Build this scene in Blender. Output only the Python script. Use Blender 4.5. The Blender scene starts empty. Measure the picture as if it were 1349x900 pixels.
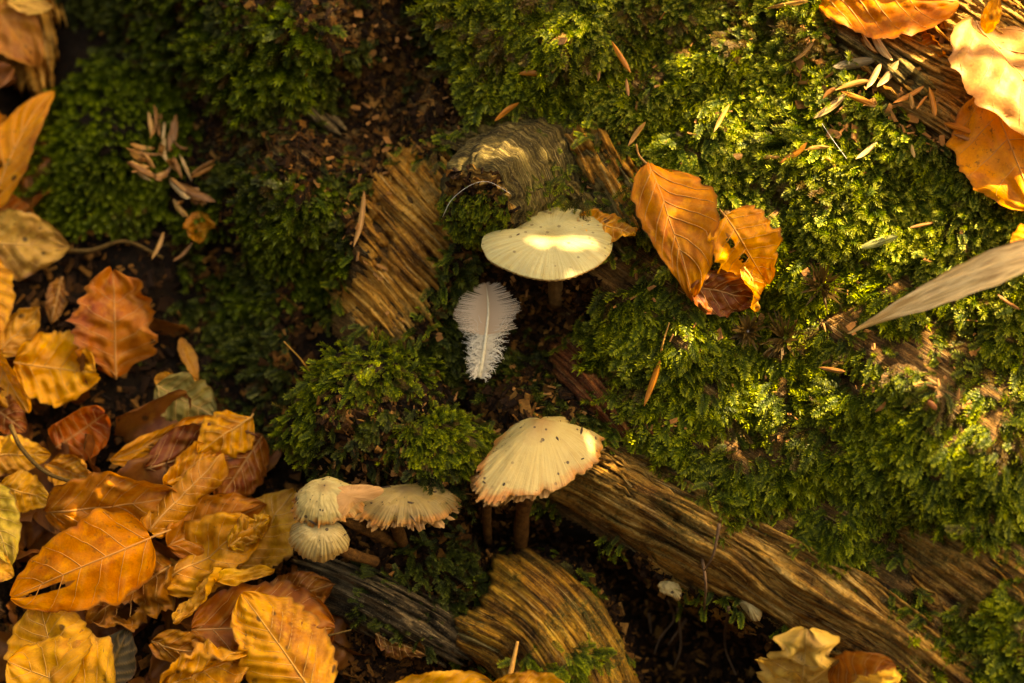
import bpy, math, random
import numpy as np
from mathutils import Vector, noise as mnoise
rng = np.random.default_rng(7); random.seed(7)
C = bpy.context.scene.collection
SC = bpy.context.scene

# ------------------------------------------------------------------ layout frame
S = 0.31/1349.0                     # metres per photograph pixel on the bank
UC, VC, D = 674.5, 450.0, 0.75
PITCH, SLOPE = math.radians(35), math.radians(45)
FW = np.array([0, math.cos(PITCH), -math.sin(PITCH)])
UP = np.array([0, math.sin(PITCH), math.cos(PITCH)])
RT = np.array([1.0, 0, 0])
N = np.array([0, -math.sin(SLOPE), math.cos(SLOPE)])      # normal of the bank
TV = np.array([0, math.cos(SLOPE), math.sin(SLOPE)])      # up the bank
ORG = np.array([0, 0, 0.42])                              # centre of the bank above the forest floor
CAM = ORG - FW*D

# ------------------------------------------------------------------ camera, world, sun
cam = bpy.data.cameras.new('camera'); camo = bpy.data.objects.new('camera', cam); C.objects.link(camo)
camo.location = CAM; camo.rotation_euler = (math.radians(90)-PITCH, 0, 0)
cam.sensor_width = 36; cam.lens = 36*D/0.31; cam.clip_start = 0.02; cam.clip_end = 400
cam.dof.use_dof = True; cam.dof.aperture_fstop = 6.0; cam.dof.focus_distance = 0.726
SC.camera = camo
SUN = np.array([0.64, 0.10, 0.76]); SUN /= np.linalg.norm(SUN)
w = bpy.data.worlds.new('World'); SC.world = w; w.use_nodes = True
nt = w.node_tree; sky = nt.nodes.new('ShaderNodeTexSky'); sky.sky_type = 'NISHITA'; sky.sun_disc = False
sky.sun_elevation = math.asin(SUN[2]); sky.sun_rotation = math.atan2(SUN[0], SUN[1])
sky.dust_density = 3.0; sky.air_density = 1.0; sky.ozone_density = 0.5
nt.links.new(sky.outputs[0], nt.nodes['Background'].inputs[0]); nt.nodes['Background'].inputs[1].default_value = 0.085
sl = bpy.data.lights.new('sun', 'SUN'); sl.energy = 4.6; sl.angle = math.radians(0.5); sl.color = (1, .90, .74)
so = bpy.data.objects.new('sun', sl); C.objects.link(so)
so.rotation_euler = Vector(SUN).to_track_quat('Z', 'Y').to_euler(); so.location = (1, 0, 2)
vs = SC.view_settings; vs.view_transform = 'Standard'; vs.look = 'None'; vs.gamma = 1; vs.exposure = 3.05
vs.use_white_balance = True; vs.white_balance_temperature = 13000; vs.white_balance_tint = 10
SC.cycles.max_bounces = 6; SC.cycles.transparent_max_bounces = 6

# ------------------------------------------------------------------ numbers
def P(u, v, h=0.0):
    """point of the bank at photo position (u, v), h pixels proud of the bank plane"""
    u = np.asarray(u, float); v = np.asarray(v, float); h = np.asarray(h, float)
    u, v, h = np.broadcast_arrays(u, v, h)
    d = FW*D + RT*((u-UC)*S)[..., None] + UP*((VC-v)*S)[..., None]
    k = (h*S - (CAM-ORG) @ N) / (d @ N)
    return CAM + d*k[..., None]
def unP(X):
    q = X - CAM; z = q @ FW
    return UC + (q @ RT)/z*D/S, VC - (q @ UP)/z*D/S
_T = np.random.default_rng(3).random((256, 256))
def vn(x, y, seed=0):
    x = np.asarray(x, float) + seed*17.31; y = np.asarray(y, float) + seed*9.77
    xi = np.floor(x).astype(int); yi = np.floor(y).astype(int); fx = x-xi; fy = y-yi
    fx = fx*fx*fx*(fx*(fx*6-15)+10); fy = fy*fy*fy*(fy*(fy*6-15)+10)
    a = _T[xi & 255, yi & 255]; b = _T[(xi+1) & 255, yi & 255]; c = _T[xi & 255, (yi+1) & 255]; d = _T[(xi+1) & 255, (yi+1) & 255]
    return ((a*(1-fx)+b*fx)*(1-fy) + (c*(1-fx)+d*fx)*fy)*2-1
def fbm(x, y, seed=0, o=4):
    r = 0; a = 1.0
    for i in range(o):
        r = r + a*vn(np.asarray(x)*2**i, np.asarray(y)*2**i, seed+i*5); a *= .5
    return r
def sstep(a, b, x):
    t = np.clip((x-a)/(b-a), 0, 1); return t*t*(3-2*t)
def polyline(pts, u, v, closed=False):
    """distance, arclength and side (cross product sign) to a polyline"""
    pts = np.asarray(pts, float)
    if closed: pts = np.vstack([pts, pts[:1]])
    best = np.full(u.shape, 1e9); arc = np.zeros(u.shape); sd = np.zeros(u.shape); L = 0
    for (a, b) in zip(pts[:-1], pts[1:]):
        e = b-a; l = np.hypot(*e); e = e/l
        t = (u-a[0])*e[0] + (v-a[1])*e[1]; tc = np.clip(t, 0, l)
        dx = u-a[0]-tc*e[0]; dy = v-a[1]-tc*e[1]; dd = np.hypot(dx, dy)
        m = dd < best; best = np.where(m, dd, best); arc = np.where(m, L+tc, arc)
        sd = np.where(m, np.sign(e[0]*(v-a[1]) - e[1]*(u-a[0])), sd); L += l
    return best, arc, sd
def inside(pts, u, v):
    pts = np.asarray(pts, float); r = np.zeros(u.shape, bool); j = len(pts)-1
    for i in range(len(pts)):
        xi, yi = pts[i]; xj, yj = pts[j]
        if yi != yj:
            r ^= ((yi > v) != (yj > v)) & (u < (xj-xi)*(v-yi)/(yj-yi)+xi)
        j = i
    return r
def sdist(pts, u, v):
    d, _, _ = polyline(pts, u, v, True)
    return np.where(inside(pts, u, v), d, -d)
def bump(u, v, cu, cv, su, sv, rot=0):
    r = math.radians(rot); x = (u-cu)*math.cos(r)+(v-cv)*math.sin(r); y = -(u-cu)*math.sin(r)+(v-cv)*math.cos(r)
    return np.exp(-(x/su)**2-(y/sv)**2)

# ------------------------------------------------------------------ relief of the bank (px)
LIP = [(-200, -420), (60, -60), (230, 60), (300, 200), (395, 330), (440, 440), (560, 560), (650, 640), (760, 690), (880, 765), (990, 800), (1090, 880), (1200, 985), (1500, 1300)]
HOLLOW = [(600, 665), (700, 680), (790, 705), (860, 755), (960, 800), (1050, 860), (1110, 925), (840, 940), (800, 800), (760, 745), (690, 735), (620, 740)]
def relief(u, v):
    d, _, s = polyline(LIP, u, v); sd = d*-s             # + on the log
    uu = np.clip(u, -250, 1600); vv = np.clip(v, -250, 1150)
    h = 0.085*(uu-674) - 35
    h = h + 75*sstep(-40, 90, sd)
    h = h + 40*sstep(100, 420, sd)*sstep(500, 900, u)
    h = h + 70*bump(u, v, 135, 185, 85, 95) + 55*bump(u, v, 345, 285, 75, 75) + 55*bump(u, v, 330, 30, 120, 60, 10)
    h = h + 35*bump(u, v, 690, 40, 120, 50)
    h = h - 75*bump(u, v, 490, 130, 90, 80) - 60*bump(u, v, 290, 420, 60, 120) - 40*bump(u, v, 420, 380, 30, 90)
    h = h - 75*bump(u, v, 690, 430, 85, 70) - 70*bump(u, v, 590, 540, 70, 70) - 30*bump(u, v, 400, 690, 60, 90)
    h = h - 55*bump(u, v, 1000, 400, 50, 45) + 25*bump(u, v, 870, 440, 60, 60) + 45*bump(u, v, 1260, 560, 150, 110)
    h = h - 150*sstep(0, 45, sdist(HOLLOW, u, v))
    h = h - 75*bump(u, v, 60, 60, 260, 260) - 60*bump(u, v, 30, 90, 40, 90) - 50*bump(u, v, 1190, 690, 30, 50)
    h = h + 55*bump(u, v, 1400, 850, 200, 120) + 25*bump(u, v, 540, 770, 90, 70)
    g = sstep(-20, 60, sd)
    h = h + fbm(u/110, v/110, 1, 3)*16 + g*fbm(u/42, v/42, 2, 3)*15 + fbm(u/16, v/16, 3, 3)*3.0
    far = np.maximum(np.maximum(-250-u, u-1600), np.maximum(-250-v, v-1150)); far = np.maximum(far, 0)
    return h - 0.25*far, sd
STEP = 4
gu = np.arange(-420, 1780, STEP); gv = np.arange(-380, 1300, STEP)
HU, HV = np.meshgrid(gu, gv); HH, HSD = relief(HU, HV)
def smp(A, u, v):
    x = np.clip((np.asarray(u, float)-gu[0])/STEP, 0, len(gu)-1.001); y = np.clip((np.asarray(v, float)-gv[0])/STEP, 0, len(gv)-1.001)
    i = x.astype(int); j = y.astype(int); fx = x-i; fy = y-j
    return (A[j, i]*(1-fx)+A[j, i+1]*fx)*(1-fy) + (A[j+1, i]*(1-fx)+A[j+1, i+1]*fx)*fy
def box(A, r):
    for ax in (0, 1):
        c = np.cumsum(np.pad(A, [(r+1, r) if k == ax else (0, 0) for k in (0, 1)], mode='edge'), ax)
        n = A.shape[ax]
        A = (np.take(c, range(2*r+1, 2*r+1+n), ax) - np.take(c, range(0, n), ax))/(2*r+1)
    return A
HSM = box(box(HH, 5), 5)
def T(u, v): return smp(HH, u, v)
def TS(u, v): return smp(HSM, u, v)
def normal(u, v):
    gx = (T(np.asarray(u)+5., v)-T(np.asarray(u)-5., v))/10; gy = (T(u, np.asarray(v)+5.)-T(u, np.asarray(v)-5.))/10
    n = N - gx[..., None]*RT + gy[..., None]*TV
    return n/np.linalg.norm(n, axis=-1, keepdims=True)

# ------------------------------------------------------------------ mesh + object helpers
ROOT = {}
def mesh(name, V, F, attrs=None, smooth=True):
    """F: (n,3) or (n,4) array, or a list of both kinds of arrays"""
    V = np.asarray(V, float); me = bpy.data.meshes.new(name)
    Fs = F if isinstance(F, list) else [F]
    Fs = [np.asarray(f, int) for f in Fs if len(f)]
    me.vertices.add(len(V)); me.vertices.foreach_set('co', V.ravel().astype(np.float32))
    idx = np.concatenate([f.ravel() for f in Fs]); tot = np.concatenate([np.full(len(f), f.shape[1]) for f in Fs])
    me.loops.add(len(idx)); me.loops.foreach_set('vertex_index', idx.astype(np.int32))
    me.polygons.add(len(tot)); me.polygons.foreach_set('loop_start', np.concatenate([[0], np.cumsum(tot)[:-1]]).astype(np.int32))
    me.polygons.foreach_set('use_smooth', np.full(len(tot), smooth))
    me.update(calc_edges=True)
    for k, a in (attrs or {}).items():
        a = np.asarray(a, np.float32)
        if a.ndim == 2:
            at = me.attributes.new(k, 'FLOAT_VECTOR', 'POINT'); at.data.foreach_set('vector', a.ravel())
        else:
            at = me.attributes.new(k, 'FLOAT', 'POINT'); at.data.foreach_set('value', a)
    return me
def link(name, me, mat, parent=None, loc=None):
    o = bpy.data.objects.new(name, me); C.objects.link(o)
    if mat is not None and not len(me.materials): me.materials.append(mat)
    if parent is not None:
        o.parent = parent; ROOT[o] = ROOT[parent]
    else:
        o.location = (0, 0, 0) if loc is None else loc; ROOT[o] = np.zeros(3) if loc is None else np.asarray(loc)
    return o
def obj(name, V, F, mat, parent=None, attrs=None, smooth=True):
    """V in world metres; a top-level mesh gets its origin at its own middle"""
    V = np.asarray(V, float); loc = ROOT[parent] if parent is not None else V.mean(0)
    return link(name, mesh(name, V-loc, F, attrs, smooth), mat, parent, loc)
def thing(name, label, cat, loc, group=None):
    o = bpy.data.objects.new(name, None); C.objects.link(o); o.location = loc; o.empty_display_size = .01
    ROOT[o] = np.asarray(loc, float); return tag(o, label, cat, group)
def tag(o, label, cat, group=None, kind=None):
    o['label'] = label; o['category'] = cat
    if group: o['group'] = group
    if kind: o['kind'] = kind
    return o
def gridF(nu, nv, wrap=False):
    i = np.arange(nv-1)[:, None]*nu; j = np.arange(nu if wrap else nu-1)[None]
    a = i+j; b = i+(j+1) % nu
    return np.stack([a, b, b+nu, a+nu], -1).reshape(-1, 4)
def tube(pts, rad, k=6):
    """tapered tube along a list of world points"""
    pts = np.asarray(pts, float); n = len(pts); rad = np.broadcast_to(np.asarray(rad, float), (n,))
    tg = np.gradient(pts, axis=0); tg /= np.linalg.norm(tg, axis=1, keepdims=True)+1e-12
    ref = N + .013*RT; a = np.cross(tg, ref); a /= np.linalg.norm(a, axis=1, keepdims=True)+1e-12; b = np.cross(tg, a)
    th = np.arange(k)/k*2*np.pi
    V = pts[:, None] + rad[:, None, None]*(np.cos(th)[None, :, None]*a[:, None]+np.sin(th)[None, :, None]*b[:, None])
    V = np.vstack([V.reshape(-1, 3), pts[:1], pts[-1:]])
    F = gridF(k, n, True)
    j = np.arange(k); F3 = np.concatenate([np.stack([(j+1) % k, j, np.full(k, n*k)], -1), np.stack([(n-1)*k+j, (n-1)*k+(j+1) % k, np.full(k, n*k+1)], -1)])
    return V, [F, F3]
def join(parts):
    Vs = []; F4 = []; F3 = []; o = 0
    for V, Fs in parts:
        for f in (Fs if isinstance(Fs, list) else [Fs]):
            f = np.asarray(f)
            if len(f): (F4 if f.shape[1] == 4 else F3).append(f+o)
        Vs.append(V); o += len(V)
    return np.vstack(Vs), [np.concatenate(x) for x in (F4, F3) if x]
def curve(pts, n=16):
    """smooth resampling (Catmull-Rom) of a few control points"""
    p = np.asarray(pts, float); p = np.vstack([2*p[0]-p[1], p, 2*p[-1]-p[-2]]); m = len(p)-3
    t = np.linspace(0, m-1e-6, n); i = t.astype(int); f = (t-i)[:, None]
    a, b, c, d = p[i], p[i+1], p[i+2], p[i+3]
    return .5*(2*b+(c-a)*f+(2*a-5*b+4*c-d)*f**2+(3*b-a-3*c+d)*f**3)
def pxcurve(pts, n=16):
    """control points (u, v, height above the bank surface)"""
    p = curve([(a, b, T(a, b)+c) for a, b, c in pts], n)
    return P(p[:, 0], p[:, 1], p[:, 2])

# ------------------------------------------------------------------ materials
class M:
    def __init__(s, name):
        s.m = bpy.data.materials.new(name); s.m.use_nodes = True; s.t = s.m.node_tree; s.b = s.t.nodes['Principled BSDF']
        s.out = s.t.nodes['Material Output']
    def n(s, typ, **k):
        x = s.t.nodes.new(typ)
        for a, b in k.items(): setattr(x, a, b)
        return x
    def l(s, a, b): s.t.links.new(a, b)
    def attr(s, name, typ='GEOMETRY'):
        return s.n('ShaderNodeAttribute', attribute_name=name, attribute_type=typ)
    def scale(s, vec, sc):
        x = s.n('ShaderNodeVectorMath', operation='MULTIPLY'); s.l(vec, x.inputs[0]); x.inputs[1].default_value = sc; return x.outputs[0]
    def noise(s, vec, sc, det=4, rough=.6, dist=0):
        x = s.n('ShaderNodeTexNoise'); x.inputs['Scale'].default_value = sc; x.inputs['Detail'].default_value = det
        x.inputs['Roughness'].default_value = rough; x.inputs['Distortion'].default_value = dist
        if vec is not None: s.l(vec, x.inputs['Vector'])
        return x.outputs['Fac']
    def ramp(s, f, stops):
        x = s.n('ShaderNodeValToRGB'); e = x.color_ramp.elements
        while len(e) < len(stops): e.new(.5)
        for q, (p, c) in zip(e, stops): q.position = p; q.color = (*c, 1) if len(c) == 3 else c
        s.l(f, x.inputs[0]); return x.outputs[0]
    def mr(s, f, a, b, c=0, d=1):
        x = s.n('ShaderNodeMapRange'); s.l(f, x.inputs[0])
        for i, q in enumerate((a, b, c, d)): x.inputs[i+1].default_value = q
        return x.outputs[0]
    def mix(s, f, a, b, mode='MIX'):
        x = s.n('ShaderNodeMix', data_type='RGBA', blend_type=mode)
        for q, i in ((f, 0), (a, 6), (b, 7)):
            if hasattr(q, 'is_output'): s.l(q, x.inputs[i])
            else: x.inputs[i].default_value = q if i == 0 else (*q, 1)
        return x.outputs[2]
    def math(s, op, a, b=0.):
        x = s.n('ShaderNodeMath', operation=op)
        for i, q in ((0, a), (1, b)):
            if hasattr(q, 'is_output'): s.l(q, x.inputs[i])
            else: x.inputs[i].default_value = q
        return x.outputs[0]
    def bump(s, f, dist, strength=1):
        x = s.n('ShaderNodeBump'); x.inputs['Strength'].default_value = strength; x.inputs['Distance'].default_value = dist
        s.l(f, x.inputs['Height']); s.l(x.outputs[0], s.b.inputs['Normal']); return x.outputs[0]
    def col(s, c, rough=.6, spec=.4):
        if hasattr(c, 'is_output'): s.l(c, s.b.inputs['Base Color'])
        else: s.b.inputs['Base Color'].default_value = (*c, 1)
        s.b.inputs['Roughness'].default_value = rough; s.b.inputs['Specular IOR Level'].default_value = spec; return s
    def translucent(s, c, f):
        t = s.n('ShaderNodeBsdfTranslucent'); s.l(c, t.inputs[0]); mx = s.n('ShaderNodeMixShader'); mx.inputs[0].default_value = f
        s.l(s.b.outputs[0], mx.inputs[1]); s.l(t.outputs[0], mx.inputs[2]); s.l(mx.outputs[0], s.out.inputs[0])

def mat_leaf():
    m = M('dead leaf'); oi = m.n('ShaderNodeObjectInfo'); st = m.attr('st').outputs['Vector']
    off = m.n('ShaderNodeVectorMath', operation='ADD'); m.l(st, off.inputs[0])
    r = m.n('ShaderNodeCombineXYZ'); rr = m.math('MULTIPLY', oi.outputs['Random'], 50.); m.l(rr, r.inputs[0]); m.l(rr, r.inputs[2]); m.l(r.outputs[0], off.inputs[1])
    v = off.outputs[0]; base = oi.outputs['Color']
    n1 = m.noise(v, 70, 5, .65); n2 = m.noise(v, 260, 4, .6); n3 = m.noise(v, 1400, 3, .6)
    hs = m.n('ShaderNodeHueSaturation'); hs.inputs['Hue'].default_value = .478; hs.inputs['Value'].default_value = .5; m.l(base, hs.inputs['Color'])
    c = m.mix(m.mr(n1, .47, .72), base, hs.outputs[0])
    hs2 = m.n('ShaderNodeHueSaturation'); hs2.inputs['Hue'].default_value = .515; hs2.inputs['Value'].default_value = 1.25; m.l(base, hs2.inputs['Color'])
    c = m.mix(m.mr(n2, .5, .75, 0, .8), c, hs2.outputs[0])
    c = m.mix(m.mr(n3, .45, .8, 0, .35), c, m.mix(1, c, (.5, .4, .35), 'MULTIPLY'))
    vor = m.n('ShaderNodeTexVoronoi'); vor.inputs['Scale'].default_value = 130; m.l(v, vor.inputs['Vector']); vor.inputs['Randomness'].default_value = 1
    sp = m.mr(vor.outputs['Distance'], .10, .17, 1, 0); sel = m.mr(m.noise(v, 45, 1), .45, .57)
    c = m.mix(m.math('MULTIPLY', m.math('MULTIPLY', sp, sel), .85), c, (.035, .016, .005))
    n4 = m.noise(v, 420, 4, .7); blot = m.math('MULTIPLY', m.mr(n4, .58, .68), m.mr(m.noise(v, 28, 2), .46, .60))
    c = m.mix(m.math('MULTIPLY', blot, .8), c, (.045, .02, .006))
    vein = m.attr('vein').outputs['Fac']; c = m.mix(m.math('MULTIPLY', vein, .3), c, m.mix(.5, c, (.75, .42, .10)))
    edge = m.attr('edge').outputs['Fac']; c = m.mix(m.mr(m.math('ADD', edge, m.math('MULTIPLY', n1, .35)), .95, 1.22, 0, .75), c, (.12, .04, .01))
    m.col(c, .5, .24)
    m.bump(m.math('ADD', m.math('MULTIPLY', n3, .6), m.math('MULTIPLY', n2, .8)), .0004, .5)
    m.translucent(c, .30); return m.m
def mat_vein(mul, name):
    m = M(name); oi = m.n('ShaderNodeObjectInfo'); c = m.mix(.55, m.mix(1, oi.outputs['Color'], (mul,)*3, 'MULTIPLY'), (.42, .24, .08)); m.col(c, .5, .3); return m.m
def mat_wood(name, stops, algae=.35, stripe=1.):
    m = M(name); f = m.attr('fib').outputs['Vector']
    g1 = m.noise(m.scale(f, (34, 900, 60)), 1, 6, .68, .12); g2 = m.noise(m.scale(f, (220, 4200, 200)), 1, 4, .6); b = m.noise(f, 70, 4, .6); fi = m.noise(f, 900, 4, .65)
    t = m.math('ADD', m.math('MULTIPLY', g1, .55), m.math('ADD', m.math('MULTIPLY', b, .35), m.math('MULTIPLY', g2, .25)))
    c = m.ramp(m.mr(t, .45, .70), stops)
    c = m.mix(m.mr(g2, .50, .62, 0, .8*stripe), c, m.mix(1, c, (.25, .19, .15), 'MULTIPLY'))
    ck = m.noise(m.scale(f, (15, 520, 40)), 1, 6, .72, .25); c = m.mix(m.mr(ck, .60, .64, 0, .92*(.4+.6*stripe)), c, (.010, .006, .003))
    pl = m.noise(m.scale(f, (45, 1300, 60)), 1, 3, .6); c = m.mix(m.mr(pl, .60, .68, 0, .6), c, m.mix(.5, stops[-1][1], (.5, .40, .20)))
    al = m.math('MULTIPLY', m.mr(m.noise(f, 38, 5, .7), .5, .62), m.mr(fi, .35, .6))
    c = m.mix(m.math('MULTIPLY', al, algae), c, (.055, .062, .012))
    c = m.mix(m.mr(fi, .52, .66, 0, .5), c, m.mix(1, c, (.3, .24, .18), 'MULTIPLY')); c = m.mix(m.mr(m.noise(f, 1900, 3, .7), .56, .70, 0, .45), c, m.mix(.5, stops[-1][1], (.45, .36, .18)))
    c = m.mix(m.mr(m.noise(f, 120, 5, .75), .60, .70, 0, .8), c, (.012, .008, .004))
    m.col(c, .7, .14); m.l(m.mr(b, .4, .65, .8, .5), m.b.inputs['Roughness'])
    m.bump(m.math('SUBTRACT', m.math('ADD', m.math('MULTIPLY', g1, 1.), m.math('ADD', g2, m.math('MULTIPLY', fi, .7))), m.mr(ck, .56, .62, 0, 1.2)), .0013, 1); return m.m
def mat_soil():
    m = M('dark humus'); tc = m.n('ShaderNodeTexCoord'); p = tc.outputs['Object']
    n1 = m.noise(p, 60, 5, .7); n2 = m.noise(p, 420, 5, .75); n3 = m.noise(p, 1500, 3, .7)
    c = m.ramp(m.math('ADD', m.math('MULTIPLY', n1, .4), m.math('MULTIPLY', n2, .6)), [(.38, (.004, .0025, .001)), (.54, (.012, .006, .002)), (.64, (.03, .014, .004)), (.76, (.08, .038, .011))])
    m.col(c, .8, .12); m.bump(m.math('ADD', n2, m.math('MULTIPLY', n3, .5)), .003, 1); return m.m
def mat_moss(name, dark, mid, tip, tr=.3):
    m = M(name); t = m.attr('tip').outputs['Fac']; tone = m.attr('tone', 'INSTANCER').outputs['Fac']
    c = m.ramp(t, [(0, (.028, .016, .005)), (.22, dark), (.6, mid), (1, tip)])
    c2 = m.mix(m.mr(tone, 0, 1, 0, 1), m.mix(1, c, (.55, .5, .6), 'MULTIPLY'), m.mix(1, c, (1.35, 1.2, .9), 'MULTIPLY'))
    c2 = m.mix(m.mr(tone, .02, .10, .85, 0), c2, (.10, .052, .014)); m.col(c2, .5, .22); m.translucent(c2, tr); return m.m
def mat_plain(name, c1, c2, sc=300, rough=.6, spec=.4, bd=.0004, tr=0):
    m = M(name); tc = m.n('ShaderNodeTexCoord'); oi = m.n('ShaderNodeObjectInfo'); a = m.n('ShaderNodeVectorMath', operation='ADD'); m.l(tc.outputs['Object'], a.inputs[0])
    m.l(oi.outputs['Random'], a.inputs[1]); n1 = m.noise(a.outputs[0], sc, 5, .65); n2 = m.noise(a.outputs[0], sc*6, 3, .6)
    c = m.mix(m.mr(m.math('ADD', m.math('MULTIPLY', n1, .7), m.math('MULTIPLY', n2, .3)), .38, .62), c1, c2); m.col(c, rough, spec); m.bump(m.math('ADD', n1, n2), bd, .8)
    if tr: m.translucent(c, tr)
    return m.m
def mat_scale():
    m = M('bud scale skin'); st = m.attr('st').outputs['Vector']; oi = m.n('ShaderNodeObjectInfo')
    n = m.noise(m.scale(st, (120, 2200, 1)), 1, 4, .6); n2 = m.noise(st, 500, 3)
    c = m.mix(m.mr(n, .4, .65), oi.outputs['Color'], m.mix(1, oi.outputs['Color'], (.45, .36, .3), 'MULTIPLY')); ed = m.attr('edge').outputs['Fac']
    c = m.mix(m.mr(m.math('ADD', ed, m.math('MULTIPLY', n2, .3)), .9, 1.2, 0, .6), c, (.10, .04, .012)); m.col(c, .45, .35); m.bump(n, .0003, .6); m.translucent(c, .15); return m.m
def mat_cap(name, cen, midc, rim, streak=.5, speck=.5):
    m = M(name); at = m.attr('rt'); v = at.outputs['Vector']; sp = m.n('ShaderNodeSeparateXYZ'); m.l(v, sp.inputs[0]); rho = sp.outputs[2]
    st = m.noise(m.scale(v, (26, 26, .6)), 1, 3, .6); st2 = m.noise(m.scale(v, (60, 60, 1.5)), 1, 2)
    tc = m.n('ShaderNodeTexCoord'); n = m.noise(tc.outputs['Object'], 130, 5, .65); n2 = m.noise(tc.outputs['Object'], 900, 4, .6)
    c = m.ramp(m.math('ADD', rho, m.mr(n, .3, .7, -.12, .12)), [(0, cen), (.35, midc), (.85, midc), (.99, rim)])
    dk = m.mix(1, c, (.62, .5, .34), 'MULTIPLY')
    f = m.math('MULTIPLY', m.mr(st, .42, .68, 0, streak), m.mr(rho, .15, .8)); c = m.mix(f, c, dk)
    c = m.mix(m.math('MULTIPLY', m.mr(st2, .5, .7, 0, streak), m.mr(rho, .5, 1)), c, dk)
    c = m.mix(m.mr(n, .52, .75, 0, .45), c, m.mix(1, c, (.72, .6, .42), 'MULTIPLY'))
    vo = m.n('ShaderNodeTexVoronoi'); vo.inputs['Scale'].default_value = 340; m.l(tc.outputs['Object'], vo.inputs['Vector'])
    sz = m.math('MULTIPLY', m.noise(tc.outputs['Object'], 160, 2), .44)
    k = m.math('LESS_THAN', vo.outputs['Distance'], m.math('SUBTRACT', sz, .05)); k = m.math('MULTIPLY', k, m.mr(m.noise(tc.outputs['Object'], 60, 2), .42, .50))
    c = m.mix(m.math('MULTIPLY', k, speck), c, (.05, .025, .01))
    m.col(c, .45, .35); m.bump(m.math('ADD', m.math('MULTIPLY', st, m.mr(rho, .2, 1)), m.math('ADD', m.math('MULTIPLY', n2, .35), m.math('MULTIPLY', st2, .3))), .0007, .6)
    m.b.inputs['Subsurface Weight'].default_value = .15; m.b.inputs['Subsurface Radius'].default_value = (.004, .002, .001); m.b.inputs['Subsurface Scale'].default_value = .5
    return m.m
def mat_chip():
    m = M('humus crumb'); tone = m.attr('tone', 'INSTANCER').outputs['Fac']; tc = m.n('ShaderNodeTexCoord'); n = m.noise(tc.outputs['Object'], 3, 4, .7)
    c = m.ramp(tone, [(0, (.007, .003, .001)), (.5, (.026, .010, .0025)), (.78, (.075, .030, .006)), (.93, (.19, .08, .016)), (1, (.34, .16, .04))])
    c = m.mix(m.mr(n, .4, .65, 0, .7), c, m.mix(1, c, (.35, .3, .25), 'MULTIPLY')); m.col(c, .75, .12); m.bump(n, .002, .6); return m.m
def mat_bough():
    m = M('live autumn beech leaf'); oi = m.n('ShaderNodeObjectInfo'); c = oi.outputs['Color']; m.col(c, .5, .3); m.translucent(c, .6); return m.m
BOUGHL = mat_bough()
LEAF = mat_leaf(); VEIN = mat_vein(.9, 'leaf vein'); STALK = mat_vein(.5, 'leaf stalk'); SOIL = mat_soil(); BUD = mat_scale()
W_TRUNK = mat_wood('trunk wood', [(0, (.02, .011, .004)), (.4, (.09, .045, .013)), (.7, (.22, .11, .03)), (1, (.36, .20, .06))], .5)
W_PALE = mat_wood('weathered pale wood', [(0, (.03, .013, .004)), (.3, (.20, .088, .018)), (.6, (.46, .235, .045)), (1, (.66, .42, .13))], .65, .6)
W_ORANGE = mat_wood('orange rotten wood', [(0, (.07, .025, .006)), (.28, (.34, .135, .02)), (.6, (.66, .31, .05)), (1, (.72, .45, .14))], .3, .45)
W_SUNNY = mat_wood('sun-brightened orange wood', [(0, (.08, .03, .008)), (.35, (.38, .18, .04)), (.7, (.60, .34, .09)), (1, (.70, .46, .16))], .15)  # orange wood with the top right sunlight lifted into its colour
W_RED = mat_wood('red rotten wood', [(0, (.03, .009, .004)), (.4, (.15, .04, .012)), (.8, (.30, .10, .025)), (1, (.42, .2, .05))], .15)
W_YEL = mat_wood('yellow decayed wood', [(0, (.03, .012, .003)), (.35, (.13, .055, .010)), (.65, (.36, .165, .02)), (1, (.62, .35, .05))], .9, .35)
W_OLIVE = mat_wood('olive stained wood', [(0, (.025, .016, .005)), (.4, (.12, .085, .025)), (.7, (.24, .17, .05)), (1, (.40, .29, .10))], .7)
W_BARK = mat_wood('olive bark', [(0, (.012, .008, .003)), (.4, (.075, .055, .016)), (.7, (.20, .15, .045)), (1, (.40, .30, .11))], .6)
W_GREY = mat_wood('grey flaking bark', [(0, (.006, .004, .002)), (.4, (.05, .034, .016)), (.65, (.15, .10, .045)), (1, (.32, .23, .11))], .3)
CHIP = mat_chip()
CHIPO = mat_plain('orange crumb', (.28, .10, .022), (.50, .23, .06), 260)
MOSS_A = mat_moss('feather moss', (.013, .030, .003), (.062, .105, .006), (.29, .35, .026), .3)
MOSS_B = mat_moss('shoot moss', (.013, .032, .003), (.062, .118, .008), (.42, .48, .075), .3)
MOSS_L = mat_moss('bright cushion moss', (.014, .032, .003), (.055, .10, .006), (.16, .22, .015), .35)
MOSS_SHADE = mat_moss('shade-toned moss', (.010, .018, .003), (.028, .045, .005), (.095, .12, .016), .25)  # darker copy of the moss, shade of the hollows put into its colour

# ------------------------------------------------------------------ ground, fallen log
def axis(lo, hi, a, b, st):
    m = np.arange(a, b+1, st); l = a-np.cumsum(st*1.35**np.arange(1, 40)); l = l[l > lo][::-1]; r = m[-1]+np.cumsum(st*1.35**np.arange(1, 40)); r = r[r < hi]
    return np.concatenate([l, m, r])
au = axis(-2600, 4000, -150, 1500, 3.5); av = axis(-2600, 2600, -130, 1030, 3.5)
U, V_ = np.meshgrid(au, av); Hh, Sd = relief(U, V_)
X = P(U, V_, Hh).reshape(-1, 3); F = gridF(len(au), len(av)); fs = Sd.ravel()[F].mean(1)
def sub(F):
    u, inv = np.unique(F, return_inverse=True); return u, inv.reshape(F.shape)
ang = math.radians(34)
fib = np.stack([(U*math.cos(ang)+V_*math.sin(ang)), (-U*math.sin(ang)+V_*math.cos(ang)), Hh], -1).reshape(-1, 3)*S
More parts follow.
